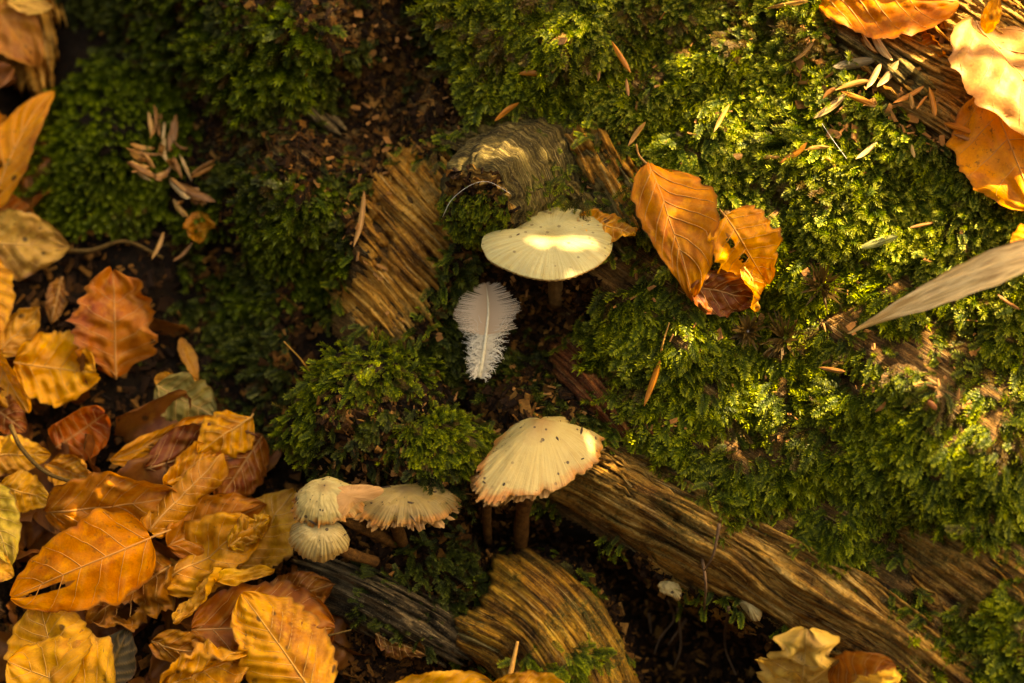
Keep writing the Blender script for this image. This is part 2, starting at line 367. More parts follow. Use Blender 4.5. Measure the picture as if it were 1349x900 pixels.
i, f = sub(F[fs <= 0]); g = obj('ground', X[i], f, SOIL); g['kind'] = 'structure'; g['label'] = 'dark humus ground of the bank under the leaves'
LOG = thing('fallen_log', 'big rotting mossy log running from top left down to the lower right', 'log', P(1000, 500, 0))
i, f = sub(F[fs > 0]); obj('trunk', X[i], f, W_TRUNK, LOG, {'fib': fib[i]})
gl = np.sign(np.linspace(-1, 1, 91))*np.abs(np.linspace(-1, 1, 91))**1.8*60; fx, fy = np.meshgrid(gl, gl)
fz = fbm(fx/6, fy/6, 8, 3)*.05 + 9*sstep(1.6, 15, -fy-.25*fx) + 7*sstep(3, 16, -fx+.2*fy)  # slopes behind and left of the camera are added to block low sky
ff = obj('forest_floor_sky_block', np.stack([fx, fy, fz], -1).reshape(-1, 3), gridF(91, 91), SOIL); ff['kind'] = 'structure'; ff['label'] = 'brown forest floor with unseen slopes added behind and to the left to block low sky'

def patch(name, poly, spine, mat, off=4, dome=14, dw=40, groove=5, rag=6, step=1.9, skirt=9, drop=40, seed=0, parent=LOG, follow=True):
    poly = np.asarray(poly, float); lo = poly.min(0)-skirt-rag; hi = poly.max(0)+skirt+rag
    a = np.arange(lo[0], hi[0], step); b = np.arange(lo[1], hi[1], step); u, v = np.meshgrid(a, b)
    spine = curve(spine, 26) if len(spine) > 2 else spine; d, arc, sg = polyline(spine, u, v); ac = arc; cr = d*sg + fbm(arc/150, d/60, seed+3, 2)*7
    sd = sdist(poly, u, v) + rag*vn(ac/40, cr/5, seed)*1.2 + rag*.6*vn(ac/14, cr/3, seed+2)
    base = TS(u, v) if follow else np.full(u.shape, float(np.mean(TS(poly[:, 0], poly[:, 1]))))
    am = .25+1.3*sstep(-.35, .5, fbm(u/60, v/60, seed+50, 3)); g = am*(vn(ac/280, cr/4.2, seed+5)*.7 + vn(ac/150, cr/2.1, seed+7)*.7 + .6*vn(ac/420, cr/9+2*vn(ac/200, cr/40, seed+8), seed+6)) + vn(ac/70, cr/17, seed+9)*1.3 + vn(ac/18, cr/5, seed+14)*.3
    crack = np.maximum(0, vn(ac/130, cr/5.5, seed+12)-.45)*4
    h = base + off + dome*(1-np.exp(-np.maximum(sd, 0)/dw)) + groove*(g*.45-crack) + np.round(2.2*vn(ac/320, cr/12, seed+30)+.45*vn(ac/24, cr/6, seed+31))*2.6 + 1.5*np.round(1.7*vn(ac/130, cr/4.5, seed+33)+.3*vn(ac/14, cr/4, seed+34)) + 1.2*fbm(u/9, v/9, seed+40, 3) - drop*sstep(0, skirt, -sd) + fbm(u/6, v/6, seed+20, 2)*.7 - 9*np.maximum(0, fbm(u/34, v/34, seed+60, 3)-.62)*3
    X = P(u, v, h).reshape(-1, 3); F = gridF(len(a), len(b)); k = (sd.ravel()[F] > -skirt).all(1)
    fibv = np.stack([ac, cr, h*.3+seed*40], -1).reshape(-1, 3)*S
    i, f = sub(F[k]); return obj(name, X[i], f, mat, parent, {'fib': fibv[i]})
W1 = [(590, 545), (650, 560), (700, 600), (755, 548), (800, 572), (860, 602), (920, 642), (1000, 690), (1080, 730), (1150, 765), (1200, 800), (1290, 880), (1330, 960), (1215, 960), (1120, 885), (1050, 832), (960, 782), (905, 778), (860, 742), (820, 715), (790, 690), (740, 662), (690, 650), (640, 610)]
patch('wood', W1, [(560, 520), (740, 610), (900, 700), (1050, 790), (1350, 1000)], W_PALE, 14, 34, 45, 6, 7, seed=1, drop=150, skirt=13)
W1b = [(860, 735), (905, 772), (960, 790), (1010, 830), (980, 835), (930, 810), (890, 800), (850, 765)]
patch('wood', W1b, [(840, 720), (1020, 840)], W_PALE, 16, 14, 15, 5, 6, seed=31, drop=90)
W3 = [(482, 250), (545, 190), (590, 225), (606, 290), (592, 340), (565, 400), (545, 440), (500, 440), (455, 425), (440, 400), (458, 350), (476, 300)]
patch('wood', W3, [(430, 230), (520, 330), (610, 440)], W_ORANGE, 8, 12, 40, 4, 22, seed=2, drop=20)
W4 = [(590, 190), (630, 160), (690, 148), (745, 158), (790, 190), (825, 245), (848, 300), (820, 330), (780, 310), (735, 300), (710, 280), (690, 220)]
patch('wood', W4, [(600, 150), (700, 190), (770, 240), (830, 320)], W_OLIVE, 14, 16, 50, 5, 12, seed=3, drop=25)
W4b = [(735, 165), (775, 150), (830, 215), (860, 300), (835, 300), (790, 245), (745, 200)]
patch('wood', W4b, [(740, 150), (790, 210), (850, 320)], W_ORANGE, 20, 12, 20, 7, 9, seed=4, drop=30)
W5 = [(728, 455), (765, 438), (792, 470), (800, 520), (860, 572), (830, 580), (780, 545), (735, 495)]
patch('wood', W5, [(720, 440), (780, 500), (870, 590)], W_RED, 14, 20, 25, 6, 5, seed=5)
W6 = [(1180, 700), (1225, 672), (1290, 705), (1360, 745), (1480, 840), (1480, 930), (1300, 880), (1215, 810)]
patch('wood', W6, [(1150, 650), (1300, 760), (1500, 900)], W_PALE, 6, 20, 40, 6, 6, seed=6)
W7 = [(1085, -60), (1200, -90), (1460, -60), (1480, 260), (1349, 240), (1262, 195), (1180, 140), (1105, 75)]
patch('wood', W7, [(1000, -120), (1150, 20), (1300, 110), (1500, 240)], W_SUNNY, 10, 16, 40, 7, 7, seed=7)
patch('wood', [(1095, 20), (1130, 30), (1200, 80), (1235, 120), (1215, 130), (1170, 100), (1110, 60)], [(1080, 10), (1240, 135)], W_OLIVE, 20, 16, 15, 6, 5, seed=33)
patch('wood', [(395, 120), (450, 170), (440, 180), (385, 135)], [(380, 110), (450, 180)], W_GREY, 8, 8, 15, 5, 5, seed=35)
ROTA = thing('rotten_root', 'arched yellow-orange rotten root at the bottom below the mushrooms', 'root', P(740, 820, -20))
W2 = [(650, 735), (690, 728), (735, 745), (785, 790), (815, 845), (850, 930), (850, 960), (680, 960), (655, 890), (605, 850), (600, 818), (635, 800), (650, 770)]
patch('wood', W2, [(540, 680), (670, 745), (760, 830), (820, 980)], W_YEL, 55, 60, 60, 2.6, 2.5, seed=8, parent=ROTA, drop=120, skirt=13)
patch('wood', [(600, 812), (640, 815), (690, 850), (700, 862), (660, 870), (610, 850)], [(590, 805), (650, 830), (710, 870)], W_OLIVE, 50, 50, 20, 5, 5, seed=38, parent=ROTA, drop=60)
BARK = thing('bark_slab', 'grey flaking slab of bark under the two small fluted mushrooms', 'bark', P(500, 800, -20))
patch('bark', [(388, 742), (440, 738), (520, 765), (600, 805), (650, 850), (600, 875), (500, 840), (430, 800)], [(370, 730), (500, 780), (680, 880)], W_GREY, 30, 28, 30, 7, 8, seed=9, parent=BARK, drop=60)

OLDR = thing('old_root', 'blurred brown root in the top left corner behind the moss cushion', 'root', P(0, 60, -60))
patch('wood', [(-90, -90), (30, -90), (75, 20), (58, 130), (25, 110), (5, 60), (-60, 40)], [(-60, -120), (20, 0), (50, 150)], W_ORANGE, 40, 30, 40, 6, 8, seed=44, parent=OLDR)
# long loose fibres of the log, each a part
def splinter(u, v, L, wd, deg, hgt, mat, parent, seed):
    r = np.random.default_rng(seed); a = math.radians(deg); du, dv = math.cos(a), math.sin(a); n = 7; V = []
    for k in range(n):
        t = k/(n-1); x = (t-.5)*L; ww = wd*(.25+.75*math.sin(math.pi*min(max(t*.9+.08, 0), 1)))*r.uniform(.7, 1.2); j = r.normal()*wd*.2
        for q, hq in ((-1, 0), (-.4, .9), (.5, .7), (1, 0)):
            uu = u+du*x-dv*(q*ww*.5+j); vv = v+dv*x+du*(q*ww*.5+j); V.append((uu, vv, TS(uu, vv)+hgt+hq*wd*.55+r.normal()*.4-(3 if hq == 0 else 0)))
    V = np.array(V); X = P(V[:, 0], V[:, 1], V[:, 2]); fibv = np.stack([np.repeat(np.linspace(0, L, n), 4), np.tile([-1, -.4, .5, 1], n)*wd*.5, np.full(n*4, seed*13.)], -1)*S
    return obj('wood_splinter', X, gridF(4, n), mat, parent, {'fib': fibv}, smooth=False)
sp = [(W1, 33, 46, W_PALE, 60, LOG, 90), (W3, 48, 16, W_ORANGE, 18, LOG, 48), (W4b, 52, 30, W_ORANGE, 7, LOG, 40), (W5, 40, 40, W_RED, 8, LOG, 36), (W6, 36, 26, W_ORANGE, 18, LOG, 60), (W7, 35, 26, W_ORANGE, 34, LOG, 60), (W4, 32, 16, W_OLIVE, 10, LOG, 60)]
kk = 0
for poly, deg, hgt, mat, n, par, Lm in sp:
    p = np.array(poly, float); c = 0
    while c < n:
        u = rng.uniform(p[:, 0].min(), min(p[:, 0].max(), 1400)); v = rng.uniform(max(p[:, 1].min(), -20), min(p[:, 1].max(), 920)); kk += 1
        s_ = sdist(p, np.array([u]), np.array([v]))[0]
        if s_ < 10: continue
        hh = hgt*(1-math.exp(-s_/40.)) if poly is not W7 else hgt
        splinter(u, v, rng.uniform(.35, 1.1)*Lm, rng.uniform(3, 9), deg+rng.normal()*5, hh*.95, mat if rng.random() < .75 else W_PALE, par, kk); c += 1
# the sawn-off branch stub with its bark rings
def stub():
    ax = [(632, 268, 122), (648, 256, 98), (672, 242, 66), (706, 228, 26), (752, 214, -20)]
    cpts = curve(ax, 46); rad = np.interp(np.linspace(0, 1, 46), [0, .06, .12, .2, .3, .5, 1], [47, 54, 58, 62, 66, 72, 80])
    pts = P(cpts[:, 0], cpts[:, 1], cpts[:, 2]); tg = np.gradient(pts, axis=0); tg /= np.linalg.norm(tg, axis=1, keepdims=True)
    a = np.cross(tg, UP); a /= np.linalg.norm(a, axis=1, keepdims=True); b = np.cross(tg, a); k = 120; th = np.arange(k)/k*2*np.pi
    tt = np.linspace(0, 1, 46)[:, None]; ring = np.where(tt < .55, np.floor(tt*22+vn(th*2, tt*0, 5)[None, :, 0] if False else tt*22), 0)
    saw = (tt*8+.5*vn(np.cos(th)*1.5+5, np.sin(th)*1.5+5, 4)[None]+.14*vn(th[None]*5+0*tt, tt*9, 14)) % 1.0; saw = np.where(saw > .8, (1-saw)*4, saw)
    R = rad[:, None]*(1+.10*np.exp(-tt*9)*vn(th[None]*5.1+0*tt, 0*tt+3, 16)+.06*np.exp(-tt*6)*vn(th[None]*13+0*tt, tt*8, 17)+.07*fbm(np.cos(th)*3+9, np.sin(th)*3+9, 3, 3)[None]+.03*vn(th[None]*8+0*tt, tt*25, 6)) + np.where(tt < .5, 6.5*saw, 4*saw)
    X = pts[:, None]+(R*S)[..., None]*(np.cos(th)[None, :, None]*a[:, None]+np.sin(th)[None, :, None]*b[:, None])
    fibv = np.stack(np.broadcast_arrays(th[None]*50+tt*40, tt*190+3*vn(th[None]*2+0*tt, tt*5, 9), 0*tt+7), -1).reshape(-1, 3)*S
    br = obj('branch_stub', X.reshape(-1, 3), gridF(k, 46, True), W_BARK, LOG, {'fib': fibv})
    # broken end face, concentric rings of decayed wood
    rr = np.linspace(0, 1, 26)[:, None]
    dep = 10*(1-rr**2)+7*((rr*4.2+.4*vn(np.cos(th)*2, np.sin(th)*2, 7)[None]) % 1)*(.4+.6*rr)+6*fbm(rr*np.cos(th)[None]*5+4, rr*np.sin(th)[None]*5+4, 8, 3)-4
    R0 = (R[0]*S)[None]*rr; X0 = pts[0]+R0[..., None]*(np.cos(th)[None, :, None]*a[0]+np.sin(th)[None, :, None]*b[0])-tg[0]*(dep*S*(rr < .999))[..., None]
    fibv = np.stack(np.broadcast_arrays(th[None]*60*rr, rr*60, 0*rr+3), -1).reshape(-1, 3)*S
    obj('end_grain', X0.reshape(-1, 3), gridF(k, 26, True), W_PALE, br, {'fib': fibv})
    return X, pts, tg, X0
STX, STP, STT, STE = stub()

# ------------------------------------------------------------------ moss: fronds and shoots, instanced on points
def leaflets(base, dirs, side, L, W):
    """pointed leaf triangles: base (n,3), direction, side vector"""
    n = len(base); m = base+dirs*(L*.45)[:, None]
    V = np.stack([base, m+side*(W*.5)[:, None], base+dirs*L[:, None], m-side*(W*.5)[:, None]], 1).reshape(-1, 3)
    F = np.arange(n)[:, None]*4+np.array([[0, 1, 2, 3]]); return V, F
def unit(a): return a/(np.linalg.norm(a, axis=-1, keepdims=True)+1e-9)
def frond(seed, nb=10, spread=.36, bl=6, arch=.3):
    r = np.random.default_rng(seed); B, Dd, Sd_, L, W, Tp = [], [], [], [], [], []
    def stem(s): return np.array([s-.12*s*s, .10*math.sin(2.2*s+seed), arch*(s-1.15*s*s)])
    def put(b, d, sd, l, w, t): B.append(b); Dd.append(d); Sd_.append(sd); L.append(l); W.append(w); Tp.append(t)
    for k in range(26):
        s = k/26; d0 = unit(stem(s+.02)-stem(s)); sd = np.array([0, 1, 0])*(1 if k % 2 else -1)
        put(stem(s), unit(d0+sd*.7+np.array([0, 0, r.normal()*.3])), unit(np.cross(d0, sd)+.5*d0*0+sd*.3), .075, .035, .25+.55*s)
    for k in range(nb*2):
        s = .08+.9*(k+.5)/(nb*2); side = 1 if k % 2 else -1; d0 = unit(stem(s+.02)-stem(s)); l = spread*(1-s)**.55*(.35+s)**.5*1.25*r.uniform(.75, 1.15)
        bd = unit(d0*.75+np.array([0, side*.75, r.normal()*.22])); o = stem(s)
        for q in range(bl):
            t = (q+.3)/bl; pnt = o+bd*l*t+np.array([0, 0, -.18*l*t*t])
            for e in (-1, 1):
                sd2 = unit(np.cross(bd, np.array([0, 0, 1]))*e+np.array([0, 0, r.normal()*.4]))
                put(pnt, unit(bd+sd2*.75), unit(np.cross(bd, sd2)*.4+unit(np.cross(bd+sd2*.75, np.array([r.normal()*.4, r.normal()*.4, 1])))), .062*(1.1-.45*t), .030, .15+.35*s+.5*t)
        put(o+bd*l*.9, bd, unit(np.cross(bd, [0, 0, 1])), .08, .03, min(1, .6+.4*s))
    a = [np.array(x) for x in (B, Dd, Sd_, L, W)]; V, F = leaflets(*a); tip = np.repeat(np.clip(np.array(Tp), 0, 1), 4); tip[2::4] += .08
    return V, F, np.clip(tip, 0, 1)
def shoot(seed, n=58, ll=.20, lw=.06):
    r = np.random.default_rng(seed); B, Dd, Sd_, L, W, Tp = [], [], [], [], [], []
    c = r.normal()*.15
    def stem(s): return np.array([s, c*s*s, .22*s*s])
    for k in range(n):
        s = (k/n)**.8; th = k*2.4; d0 = unit(stem(s+.02)-stem(s)); e1 = unit(np.cross(d0, [0, .3, 1])); e2 = np.cross(d0, e1); rad = e1*math.cos(th)+e2*math.sin(th)
        opn = .95 if s < .85 else .55; l = ll*(.75+.5*s)*r.uniform(.8, 1.2)*(1 if s < .9 else .8)
        B.append(stem(s)); Dd.append(unit(d0*.75+rad*opn)); Sd_.append(unit(np.cross(d0, rad))); L.append(l); W.append(lw); Tp.append(.1+.9*s**1.7)
    a = [np.array(x) for x in (B, Dd, Sd_, L, W)]; V, F = leaflets(*a); tip = np.repeat(np.array(Tp), 4); tip[0::4] *= .8
    return V, F, np.clip(tip, 0, 1)
def variants(tag_, mat, makers):
    col = bpy.data.collections.new(tag_)
    for k, mk in enumerate(makers):
        V, F, tip = mk; o = bpy.data.objects.new('%s_%02d' % (tag_, k), mesh(tag_, V, F, {'tip': tip}, smooth=False)); o.data.materials.append(mat); col.objects.link(o)
    return col
fr = [frond(k, 12, .24+.025*(k % 3), 5, .22+.1*(k % 2)) for k in range(5)]; sh = [shoot(20+k) for k in range(4)]
sh2 = [shoot(40+k, 46, .30, .05) for k in range(3)]
K_A = variants('feather_frond', MOSS_A, fr+sh[:1]); K_B = variants('moss_shoot', MOSS_B, sh[:3]+fr); K_L = variants('cushion_shoot', MOSS_L, sh+fr[:1]); K_D = variants('dark_frond', MOSS_SHADE, fr[:3]+sh[:2])
def chip(seed):
    r = np.random.default_rng(seed); ex = np.array([1, r.uniform(.14, .7), r.uniform(.08, .25)])*.5
    V = np.array([(x, y, z) for z in (-1, 1) for x, y in ((-1, -1), (1, -1), (1, 1), (-1, 1))], float)*ex+r.normal(size=(8, 3))*.16*ex.max()
    return V, np.array([[3, 2, 1, 0], [4, 5, 6, 7], [0, 1, 5, 4], [1, 2, 6, 5], [2, 3, 7, 6], [3, 0, 4, 7]]), np.zeros(8)
K_C = variants('crumb', CHIP, [chip(k) for k in range(7)]); K_O = variants('orange_crumb', CHIPO, [chip(50+k) for k in range(5)])
def instancer(name, label, cat, pos, rot, scl, tone, col, parent=None):
    pos = np.asarray(pos); loc = ROOT[parent] if parent is not None else pos.mean(0)
    me = bpy.data.meshes.new(name); me.vertices.add(len(pos)); me.vertices.foreach_set('co', (pos-loc).ravel().astype(np.float32))
    for k, typ, fld, a in (('rot', 'FLOAT_VECTOR', 'vector', rot), ('scl', 'FLOAT', 'value', scl), ('tone', 'FLOAT', 'value', tone)):
        me.attributes.new(k, typ, 'POINT').data.foreach_set(fld, np.asarray(a, np.float32).ravel())
    o = link(name, me, None, parent, loc)
    g = bpy.data.node_groups.new(name, 'GeometryNodeTree'); g.interface.new_socket('Geometry', in_out='INPUT', socket_type='NodeSocketGeometry'); g.interface.new_socket('Geometry', in_out='OUTPUT', socket_type='NodeSocketGeometry')
    gi = g.nodes.new('NodeGroupInput'); go = g.nodes.new('NodeGroupOutput'); ip = g.nodes.new('GeometryNodeInstanceOnPoints'); ci = g.nodes.new('GeometryNodeCollectionInfo')
    ci.inputs['Collection'].default_value = col; ci.inputs['Separate Children'].default_value = True; ci.inputs['Reset Children'].default_value = True
    ra = g.nodes.new('GeometryNodeInputNamedAttribute'); ra.data_type = 'FLOAT_VECTOR'; ra.inputs[0].default_value = 'rot'
    sa = g.nodes.new('GeometryNodeInputNamedAttribute'); sa.data_type = 'FLOAT'; sa.inputs[0].default_value = 'scl'
    er = g.nodes.new('FunctionNodeEulerToRotation'); L = g.links.new
    L(gi.outputs[0], ip.inputs['Points']); L(ci.outputs[0], ip.inputs['Instance']); ip.inputs['Pick Instance'].default_value = True
    L(ra.outputs['Attribute'], er.inputs[0]); L(er.outputs[0], ip.inputs['Rotation']); L(sa.outputs['Attribute'], ip.inputs['Scale']); L(ip.outputs[0], go.inputs[0])
    o.modifiers.new('scatter', 'NODES').node_group = g; o['kind'] = 'stuff'
    if parent is None: tag(o, label, cat)
    return o
def eul(x, z):
    """euler angles of frames with X along x and Z near z"""
    x = unit(x); y = unit(np.cross(z, x)); z = np.cross(x, y)
    return np.stack([np.arctan2(y[:, 2], z[:, 2]), -np.arcsin(np.clip(x[:, 2], -1, 1)), np.arctan2(x[:, 1], x[:, 0])], -1)
def pxdir(deg):
    a = np.radians(deg); return np.cos(a)[:, None]*RT - np.sin(a)[:, None]*TV
PATCHES = [(W1, .05), (W2, .05), (W3, .04), (W4, .015), (W4b, .015), (W5, .2), (W6, .12), (W7, .03)]
def scatter(poly, n, thr=-9., fsc=60., avoid=True, soft=12, seed=0):
    r = np.random.default_rng(seed+100); p = np.asarray(poly, float); lo, hi = p.min(0), p.max(0); out = []; tot = 0
    while tot < n:
        u = r.uniform(lo[0]-8, hi[0]+8, n*2); v = r.uniform(lo[1]-8, hi[1]+8, n*2); sd = sdist(p, u, v)+fbm(u/25, v/25, seed, 2)*soft
        ok = (sd > 0) & (fbm(u/fsc, v/fsc, seed+1, 3) > thr)
        if avoid:
            for q, keep in PATCHES: ok &= ~((sdist(q, u, v)+fbm(u/14, v/14, 77, 2)*9 > 4) & (r.random(len(u)) > keep))
        out.append(np.stack([u[ok], v[ok]], -1)); tot += ok.sum()
        if len(out) > 60: break
    q = np.concatenate(out)[:n]; return q[:, 0], q[:, 1]
def moss(name, label, poly, n, col, size, flow, lift=.35, jit=40, hoff=-9, thr=-9., fsc=60., tone=.5, avoid=True, seed=0, hfun=None, soft=12):
    r = np.random.default_rng(seed+5); u, v = scatter(poly, n, thr, fsc, avoid, soft, seed); n = len(u); h = (hfun or T)(u, v)+hoff+r.uniform(-4, 8, n)
    pos = P(u, v, h); nr = normal(u, v); deg = flow+jit*1.3*fbm(u/55, v/55, seed+2, 2)+r.normal(size=n)*jit*.5
    x = pxdir(deg)+nr*(lift+r.normal(size=n)*.22)[:, None]; rot = eul(x, nr+.35*r.normal(size=(n, 3)))
    sc = size*S*r.uniform(.6, 1.25, n); tn = np.clip(tone+.5*fbm(u/48, v/48, seed+3, 3)+r.normal(size=n)*.15, 0, 1); sc = sc*(1+.3*vn(u/60, v/60, seed+6))
    return instancer(name, label, 'moss', pos, rot, sc, tn, col)
RIGHT = [(560, -90), (600, 60), (640, 140), (700, 140), (785, 140), (835, 200), (865, 300), (850, 350), (800, 380), (770, 420), (800, 500), (850, 570), (930, 640), (980, 690), (1010, 640), (1090, 730), (1180, 780), (1195, 700), (1250, 690), (1420, 740), (1480, 600), (1480, 200), (1320, 230), (1240, 180), (1150, 130), (1100, 60), (1060, -90)]
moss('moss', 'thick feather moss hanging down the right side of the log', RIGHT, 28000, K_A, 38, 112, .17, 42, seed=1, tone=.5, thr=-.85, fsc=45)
moss('moss', 'pale tipped shoots of moss on the sunny shoulder of the log top right', [(760, -60), (760, 120), (860, 190), (1000, 300), (1349, 420), (1460, 330), (1300, 230), (1180, 150), (1060, 20), (1060, -60)], 8500, K_B, 28, 105, .4, 60, hoff=2, seed=2, tone=.55, thr=-.6)
moss('moss', 'loose moss creeping over wood in the bottom right corner', [(1120, 880), (1190, 770), (1300, 790), (1420, 720), (1460, 1000), (1160, 980)], 1700, K_A, 50, 100, .4, 50, seed=3, tone=.5, thr=-.5, avoid=False)
moss('moss', 'bright green moss cushion at the far left, out of focus', [(50, 250), (45, 180), (90, 110), (150, 70), (230, 95), (255, 160), (230, 240), (190, 300), (110, 300)], 2400, K_L, 34, 100, .45, 40, seed=4, tone=.6)
moss('moss', 'bright green moss mat left of the orange rotten wood', [(240, 350), (270, 240), (320, 200), (400, 220), (450, 260), (470, 330), (430, 380), (330, 390)], 1500, K_L, 32, 105, .3, 40, seed=5, tone=.45, thr=-.25)
moss('moss', 'moss hanging along the top edge left of the middle', [(170, -80), (420, -80), (430, 60), (370, 110), (300, 130), (210, 90)], 1000, K_L, 40, 95, .3, 40, seed=6, tone=.55, thr=-.3)
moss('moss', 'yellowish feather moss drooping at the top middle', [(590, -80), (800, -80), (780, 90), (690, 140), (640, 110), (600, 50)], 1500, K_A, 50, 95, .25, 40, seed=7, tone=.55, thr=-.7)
moss('moss', 'thin shade-toned moss on the shaded humus at the upper left', [(60, -60), (600, -60), (600, 250), (470, 300), (430, 440), (380, 440), (300, 330), (240, 140), (100, 60)], 3600, K_D, 28, 110, .3, 60, seed=8, tone=.55, thr=-.1, fsc=50)
moss('moss', 'shade-toned moss in the pit around the feather', [(545, 330), (600, 330), (640, 400), (700, 460), (780, 460), (830, 560), (760, 560), (640, 560), (560, 520), (540, 440)], 900, K_D, 36, 100, .3, 60, seed=9, tone=.55, thr=-.15, fsc=35)
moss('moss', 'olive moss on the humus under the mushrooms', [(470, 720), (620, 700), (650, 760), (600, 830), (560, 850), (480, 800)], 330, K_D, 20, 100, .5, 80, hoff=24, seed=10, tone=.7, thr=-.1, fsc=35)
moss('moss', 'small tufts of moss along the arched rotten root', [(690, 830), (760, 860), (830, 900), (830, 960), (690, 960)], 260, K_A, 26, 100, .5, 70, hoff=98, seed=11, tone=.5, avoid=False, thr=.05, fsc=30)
moss('moss', 'moss toned dark for shade between the leaves and the log at the left', [(240, 390), (360, 400), (400, 480), (380, 600), (340, 620), (300, 540), (230, 470)], 700, K_D, 32, 100, .4, 70, seed=12, tone=.55, thr=.05, fsc=40)
MOR = [(600, 180), (700, 165), (760, 180), (800, 250), (760, 280), (690, 200)]
moss('moss', 'scattered sprigs of moss on the olive wood behind the stub', MOR, 55, K_A, 30, 130, .3, 60, hoff=44, seed=13, tone=.6, avoid=False, thr=.1, fsc=30)
def crumbs(name, label, poly, n, col, s0, s1, hoff, seed, thr=-9., avoid=True):
    r = np.random.default_rng(seed); u, v = scatter(poly, n, thr, 40, avoid, 10, seed); n = len(u); pos = P(u, v, T(u, v)+hoff+r.uniform(-2, 4, n)); nr = normal(u, v)
    return instancer(name, label, 'debris', pos, eul(pxdir(r.uniform(0, 360, n))+nr*r.normal(size=n)[:, None]*.4, nr+.4*r.normal(size=(n, 3))), S*(s0+(s1-s0)*r.random(n)**2.5), r.random(n), col)
crumbs('humus_crumbs', 'brown crumbs of rotten wood and humus over the upper left of the log', [(60, -60), (620, -60), (640, 170), (580, 240), (470, 300), (440, 440), (300, 420), (230, 140)], 7500, K_C, 4, 17, 2, 21)
crumbs('humus_crumbs', 'dark crumbs in the pit below the big pale mushroom', [(540, 330), (700, 330), (790, 370), (790, 450), (740, 470), (800, 560), (600, 600), (540, 480)], 3200, K_C, 4, 20, 2, 22)
crumbs('humus_crumbs', 'crumbly humus below the lower mushrooms', [(400, 660), (640, 640), (700, 680), (860, 740), (1100, 900), (1100, 960), (500, 960), (380, 760)], 7000, K_C, 4, 18, 6, 23)
crumbs('humus_crumbs', 'dark humus crumbs between the leaf litter and the log', [(180, 300), (400, 380), (420, 660), (400, 760), (500, 960), (-80, 960), (-80, 100)], 4200, K_C, 5, 26, 1, 24)
crumbs('wood_crumbs', 'orange crumbs of rotten wood scattered among the moss', [(380, 20), (1300, 20), (1300, 560), (900, 600), (640, 560), (420, 340)], 520, K_O, 4, 14, 12, 25, avoid=False)
crumbs('wood_crumbs', 'dry flakes of wood strewn over the sunlit moss and wood at the top right', [(1040, 60), (1110, -40), (1349, -40), (1349, 230), (1200, 220), (1080, 190)], 320, K_O, 4, 22, 16, 26, avoid=False)

# ------------------------------------------------------------------ mossy clump over the small mushrooms
def blob(c, rad, axu, seed, amp=.16, ns=70, nr=46):
    th = np.linspace(0, 2*np.pi, ns, endpoint=False)[None]; ph = np.linspace(.02, np.pi-.02, nr)[:, None]
    d = np.stack(np.broadcast_arrays(np.sin(ph)*np.cos(th), np.sin(ph)*np.sin(th), np.cos(ph)), -1).reshape(-1, 3); q = np.array([mnoise.fractal(Vector(x*1.7+seed), 1., 2., 5) for x in d])
    q2 = np.array([mnoise.noise(Vector(x*7+seed)) for x in d])
    r = 1+amp*q*1.6+.05*q2; X = P(*c)+(d*r[:, None]*np.array(rad)) @ np.stack([RT, UP, -FW])*S
    return X, gridF(ns, nr, True), unit(d @ np.stack([RT, UP, -FW]))
CL = thing('mossy_clump', 'rounded mossy clump of humus overhanging the small mushrooms', 'moss clump', P(505, 640, 0))
X1, F1, N1 = blob((492, 550, 24), (96, 88, 60), 0, 3.); X2, F2, N2 = blob((572, 604, 26), (64, 62, 52), 0, 9.)
Vb, Fb = join([(X1, F1), (X2, F2)]); obj('core', Vb, Fb, SOIL, CL)
Xb = np.concatenate([X1, X2]); Nb = np.concatenate([N1, N2]); bu, bv = unP(Xb)
front = (Nb @ -FW) > -.25
top = front & (((Nb @ UP) > .42+.3*fbm(bu/22, bv/22, 41, 2)) | ((bu > 540) & (bv > 550) & (bv < 604) & (Nb @ UP > -.25)) | ((bu < 420) & (Nb@UP > -.5)))
def onblob(mask, n, seed): r = np.random.default_rng(seed); i = r.choice(np.flatnonzero(mask), n); return i, r
i, r = onblob(top, 2900, 1); x = -UP*.85+RT*(.5*np.sign(bu[i]-505)*np.abs((bu[i]-505)/110))[:, None]+Nb[i]*.35+(np.clip((Nb[i] @ UP)-.35, 0, 1)*.9)[:, None]*Nb[i]+.3*r.normal(size=(len(i), 3))
instancer('moss', '', 'moss', Xb[i]-Nb[i]*2*S+r.normal(size=(len(i), 3))*2*S, eul(x, Nb[i]+.3*r.normal(size=(len(i), 3))), S*23*r.uniform(.6, 1.35, len(i)), np.clip(.65+.4*r.normal(size=len(i)), 0, 1.2), K_A, CL)
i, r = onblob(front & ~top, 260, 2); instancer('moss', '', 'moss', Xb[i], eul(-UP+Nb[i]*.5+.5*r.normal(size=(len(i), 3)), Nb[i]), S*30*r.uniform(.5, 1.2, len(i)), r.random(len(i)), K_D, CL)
i, r = onblob(front & ~top, 1500, 3); instancer('crumbs', '', '', Xb[i]+Nb[i]*S, eul(r.normal(size=(len(i), 3)), Nb[i]+.3*r.normal(size=(len(i), 3))), S*(4+15*r.random(len(i))**2.5), r.random(len(i))**.7, K_C, CL)
i, r = onblob(front & ~top & (bv > 520), 260, 4); instancer('crumbs', '', '', Xb[i]+Nb[i]*2*S, eul(r.normal(size=(len(i), 3)), Nb[i]), S*(4+9*r.random(len(i))), r.random(len(i)), K_O, CL)
